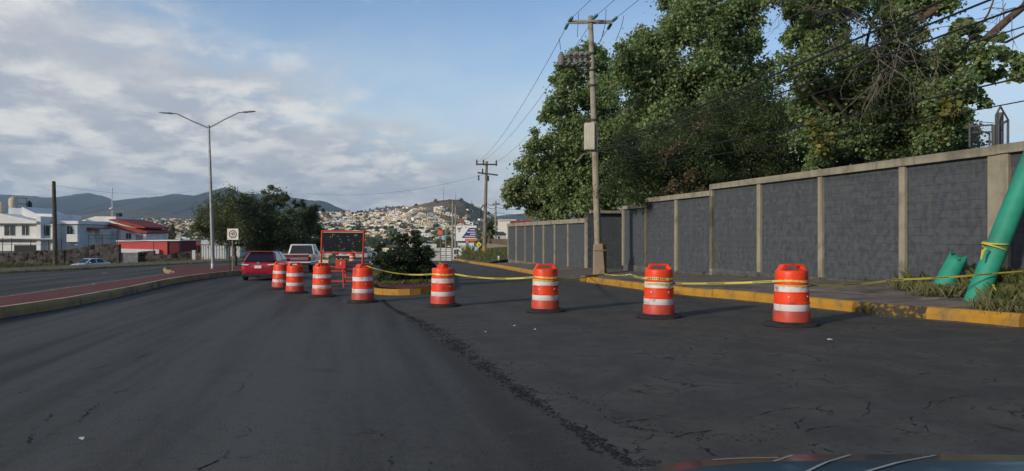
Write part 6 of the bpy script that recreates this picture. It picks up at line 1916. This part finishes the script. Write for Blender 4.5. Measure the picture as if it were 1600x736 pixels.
hgeo = far_house_geo(); hop = far_openings()
meshes = []
for m_ in hm:
    me = bpy.data.meshes.new('house'); me.from_pydata(hgeo.v, [], hgeo.f); me.materials.append(m_); meshes.append(me)
mo = bpy.data.meshes.new('openings'); mo.from_pydata(hop.v, [], hop.f); mo.materials.append(wing)
rg = np.random.default_rng(77)
cand = []
tries = 0
while len(cand) < 5200 and tries < 90000:
    tries += 1
    d = rg.uniform(560, 2500)
    a = rg.uniform(150, 815)
    p = px(a, 368, d); x, y = p.x, p.y
    z = g(x, y)
    q = 368 - z / F * 0 - z * F / y
    # the hill's upper flanks are mostly bare
    hill = math.exp(-((x + 94) / 105) ** 2 - ((y - 1250) / 260) ** 2)
    if hill > .55 and rg.random() < .25 + .45 * (x > -90) + .25 * (hill > .85): continue
    if a > 700 and d > 900 and rg.random() < .72: continue
    if a < 300 and d > 2300: pass
    if q < 338 and a < 560 and d > 1700 and rg.random() < .6: continue
    if not (325 < q < 402): continue
    cand.append((d, x, y, z, a))
for _ in range(120):
    d = rg.uniform(150, 400); a = rg.uniform(195, 300) if rg.random() < .5 else rg.uniform(505, 690)
    p = px(a, 368, d); cand.append((d, p.x, p.y, g(p.x, p.y), a))
cand.sort()
wts = np.array([.20, .18, .15, .10, .14, .06, .06, .04, .04, .03]); wts /= wts.sum()
SUN_ROT = .25
single = 0
rest_h = [MB() for _ in hm]; rest_o = MB()
for i, (d, x, y, z, a) in enumerate(cand):
    k = int(rg.choice(len(hm), p=wts))
    sz_ = rg.uniform(.75, 1.25) * (0.8 if d > 420 else 1.0); w_, dp_, h_ = 8.2 * sz_ * rg.uniform(.75, 1.25), 8 * sz_, rg.uniform(2.2, 3.8) * sz_
    rz = rg.normal(.15, .25)
    if single < 290:
        o = bpy.data.objects.new('far_house', meshes[k]); COL.objects.link(o)
        o.location = (x, y, z); o.rotation_euler = (0, 0, rz); o.scale = (w_, dp_, h_)
        area = 'far left of the street lamp' if a < 300 else 'behind the median trees' if a < 500 else 'above the message board' if a < 590 else 'above the oleander bush' if a < 680 else 'beyond the billboard'
        tag(o, 'distant %s flat-roofed house of the hillside town, %s' % (house_words[k], area), 'house', 'houses of the distant town')
        if d < 420:
            oo = bpy.data.objects.new('openings', mo); COL.objects.link(oo); oo.parent = o
        single += 1
    else:
        c_, s_n = math.cos(rz), math.sin(rz)
        def tr(v): return (x + (v[0] * w_) * c_ - (v[1] * dp_) * s_n, y + (v[0] * w_) * s_n + (v[1] * dp_) * c_, z + v[2] * h_)
        rest_h[k].add([tr(v) for v in hgeo.v], hgeo.f)
        if d < 1300:
            rest_o.add([tr(v) for v in hop.v], hop.f)
allr = MB()
me = bpy.data.meshes.new('town_houses'); V_, F_, MI = [], [], []
for k, mb in enumerate(rest_h + [rest_o]):
    o_ = len(V_); V_ += mb.v; F_ += [tuple(i + o_ for i in f) for f in mb.f]; MI += [k] * len(mb.f)
me.from_pydata(V_, [], F_)
for m_ in hm + [wing]: me.materials.append(m_)
me.polygons.foreach_set('material_index', MI)
o = bpy.data.objects.new('town_houses', me); COL.objects.link(o); o['kind'] = 'stuff'

# tree cover of the town: low leafy mounds in gaps between the houses
def mounds(n, dr, ar, size, leaf, seed, name):
    rg = np.random.default_rng(seed)
    d = rg.uniform(dr[0], dr[1], n); a = rg.uniform(ar[0], ar[1], n)
    x = (a - 800) / F * d
    if dr[0] > 400:
        ok = (np.exp(-((x + 94) / 120) ** 2 - ((d - 1250) / 300) ** 2) < .3) | (rg.random(n) < .12)
        d, a, x = d[ok], a[ok], x[ok]; n = len(d)
    z = G(x, d)
    m_ = 14
    r = size * rg.uniform(.5, 1.4, n)
    C = np.repeat(np.stack([x, d, z + r * .7], 1), m_, 0); rr = np.repeat(r, m_)[:, None]
    u = rg.normal(0, 1, (n * m_, 3)); u /= np.linalg.norm(u, axis=1, keepdims=True)
    pos = C + u * rr * rg.uniform(.5, 1, (n * m_, 1)) * np.array([1.15, 1.15, .8])
    nn = u + rg.normal(0, .4, u.shape); nn /= np.linalg.norm(nn, axis=1, keepdims=True)
    t = np.cross(nn, rg.normal(0, 1, nn.shape)); t /= np.linalg.norm(t, axis=1, keepdims=True); b_ = np.cross(nn, t)
    s = rr * rg.uniform(.4, .8, (n * m_, 1))
    V = np.stack([pos - t * s - b_ * s * .3, pos - t * s * .2 + b_ * s, pos + t * s + b_ * s * .3, pos + t * s * .3 - b_ * s], 1)
    o = fast_mesh(name, V.reshape(-1, 3), np.arange(4 * n * m_).reshape(-1, 4), leaf); o['kind'] = 'stuff'
L_FAR = leafmat('far_tree_leaf', (0.060, 0.080, 0.034), (0.13, 0.145, 0.068), (0.1, 0.12, 0.04))
mounds(3000, (480, 2600), (150, 820), 2.9, L_FAR, 71, 'town_trees')
mounds(380, (150, 420), (190, 330), 3.0, L_FAR, 72, 'valley_trees')
GF = 'trees in the valley beyond the junction'
k_ = 0
for a, q, r, d, lab in ((515, 404, 11, 125, 'pale green roadside tree left of the distant pickup, seen under the message board'), (503, 410, 8, 110, 'pale green bush under the left of the message board'), (548, 395, 12, 170, 'soft green tree behind the message board'), (583, 394, 13, 160, 'soft green tree rising behind the left of the oleander'), (600, 390, 10, 210, 'green tree in the valley above the oleander'), (575, 376, 9, 330, 'green valley tree right of the message board top'),
                        (672, 396, 12, 150, 'olive tree right behind the oleander'), (662, 388, 9, 210, 'olive tree farther off above the oleander, right side'), (684, 384, 8, 240, 'olive tree behind the round red sign'), (400, 402, 10, 100, 'dark bush behind the red car roof'), (430, 402, 10, 105, 'green bush between the red car and the pickup roof'), (462, 398, 10, 112, 'green tree behind the white pickup cab'), (486, 402, 10, 118, 'green bush right of the pickup cab'),
                        (222, 363, 6, 170, 'dark round tree by the right end of the red-tiled roof'), (300, 392, 8, 110, 'dark green tree over the end of the stone wall'), (232, 380, 5, 150, 'low bush behind the red building'), (695, 372, 7, 300, 'olive valley tree above the slatted gate'), (750, 372, 7, 150, 'green tree between billboard and timber pole'), (756, 362, 6, 200, 'green tree high behind the timber pole')):
    p = px(a, q, d); rr = r / F * d
    tree('valley_tree', lab, 'tree', (p.x, p.y, g(p.x, p.y)), (p.x, p.y, (p.z + g(p.x, p.y)) / 2), [(p.x, p.y, p.z, rr, rr, rr * .9), (p.x - rr * .7, p.y, p.z - rr * .5, rr * .7, rr * .7, rr * .6), (p.x + rr * .7, p.y + .3, p.z - rr * .4, rr * .7, rr * .7, rr * .6)], 1600, max(.16, rr * .16), L_FAR, r0=.12, group=GF, seed=100 + k_, twigs=4, clump=16)
    k_ += 1
for a, q0, q1, d, lab in ((249, 358, 374, 230, 'dark cypress in the left valley, first of four from the left'), (261, 352, 372, 240, 'tall dark cypress in the left valley, second of four'), (270, 348, 374, 240, 'tallest dark cypress in the left valley, third of four'), (242, 360, 374, 250, 'short dark cypress in the left valley')):
    p = px(a, q0, d); pb_ = px(a, q1 + 14, d); H = p.z - pb_.z; w_ = H * .13
    tree('cypress_tree', lab, 'tree', (p.x, d, min(pb_.z, g(p.x, d))), (p.x, d, pb_.z), [(p.x, d, pb_.z + H * t_, w_ * s_, w_ * s_, H * .16) for t_, s_ in ((.2, 1), (.4, 1), (.6, .85), (.8, .6), (.93, .3))], 1500, .55, L_DARK, r0=.15, group='cypresses in the valley', seed=200 + int(a), twigs=2, clump=10)

# masts on the hill top
for a, d, h, lab in ((693, 1250, 22, 'slim mast on the hilltop, leftmost'), (712, 1255, 12, 'slim mast on the hilltop, middle one'), (737, 1250, 9, 'slim mast on the hilltop, rightmost and shortest')):
    p = px(a, 330, d); z = g(p.x, p.y)
    tag(MB().tube([(p.x, p.y, z - 1), (p.x, p.y, z + h)], [.5, .25], 5).build('hill_mast', steel), lab, 'antenna mast', 'masts on the hilltop')
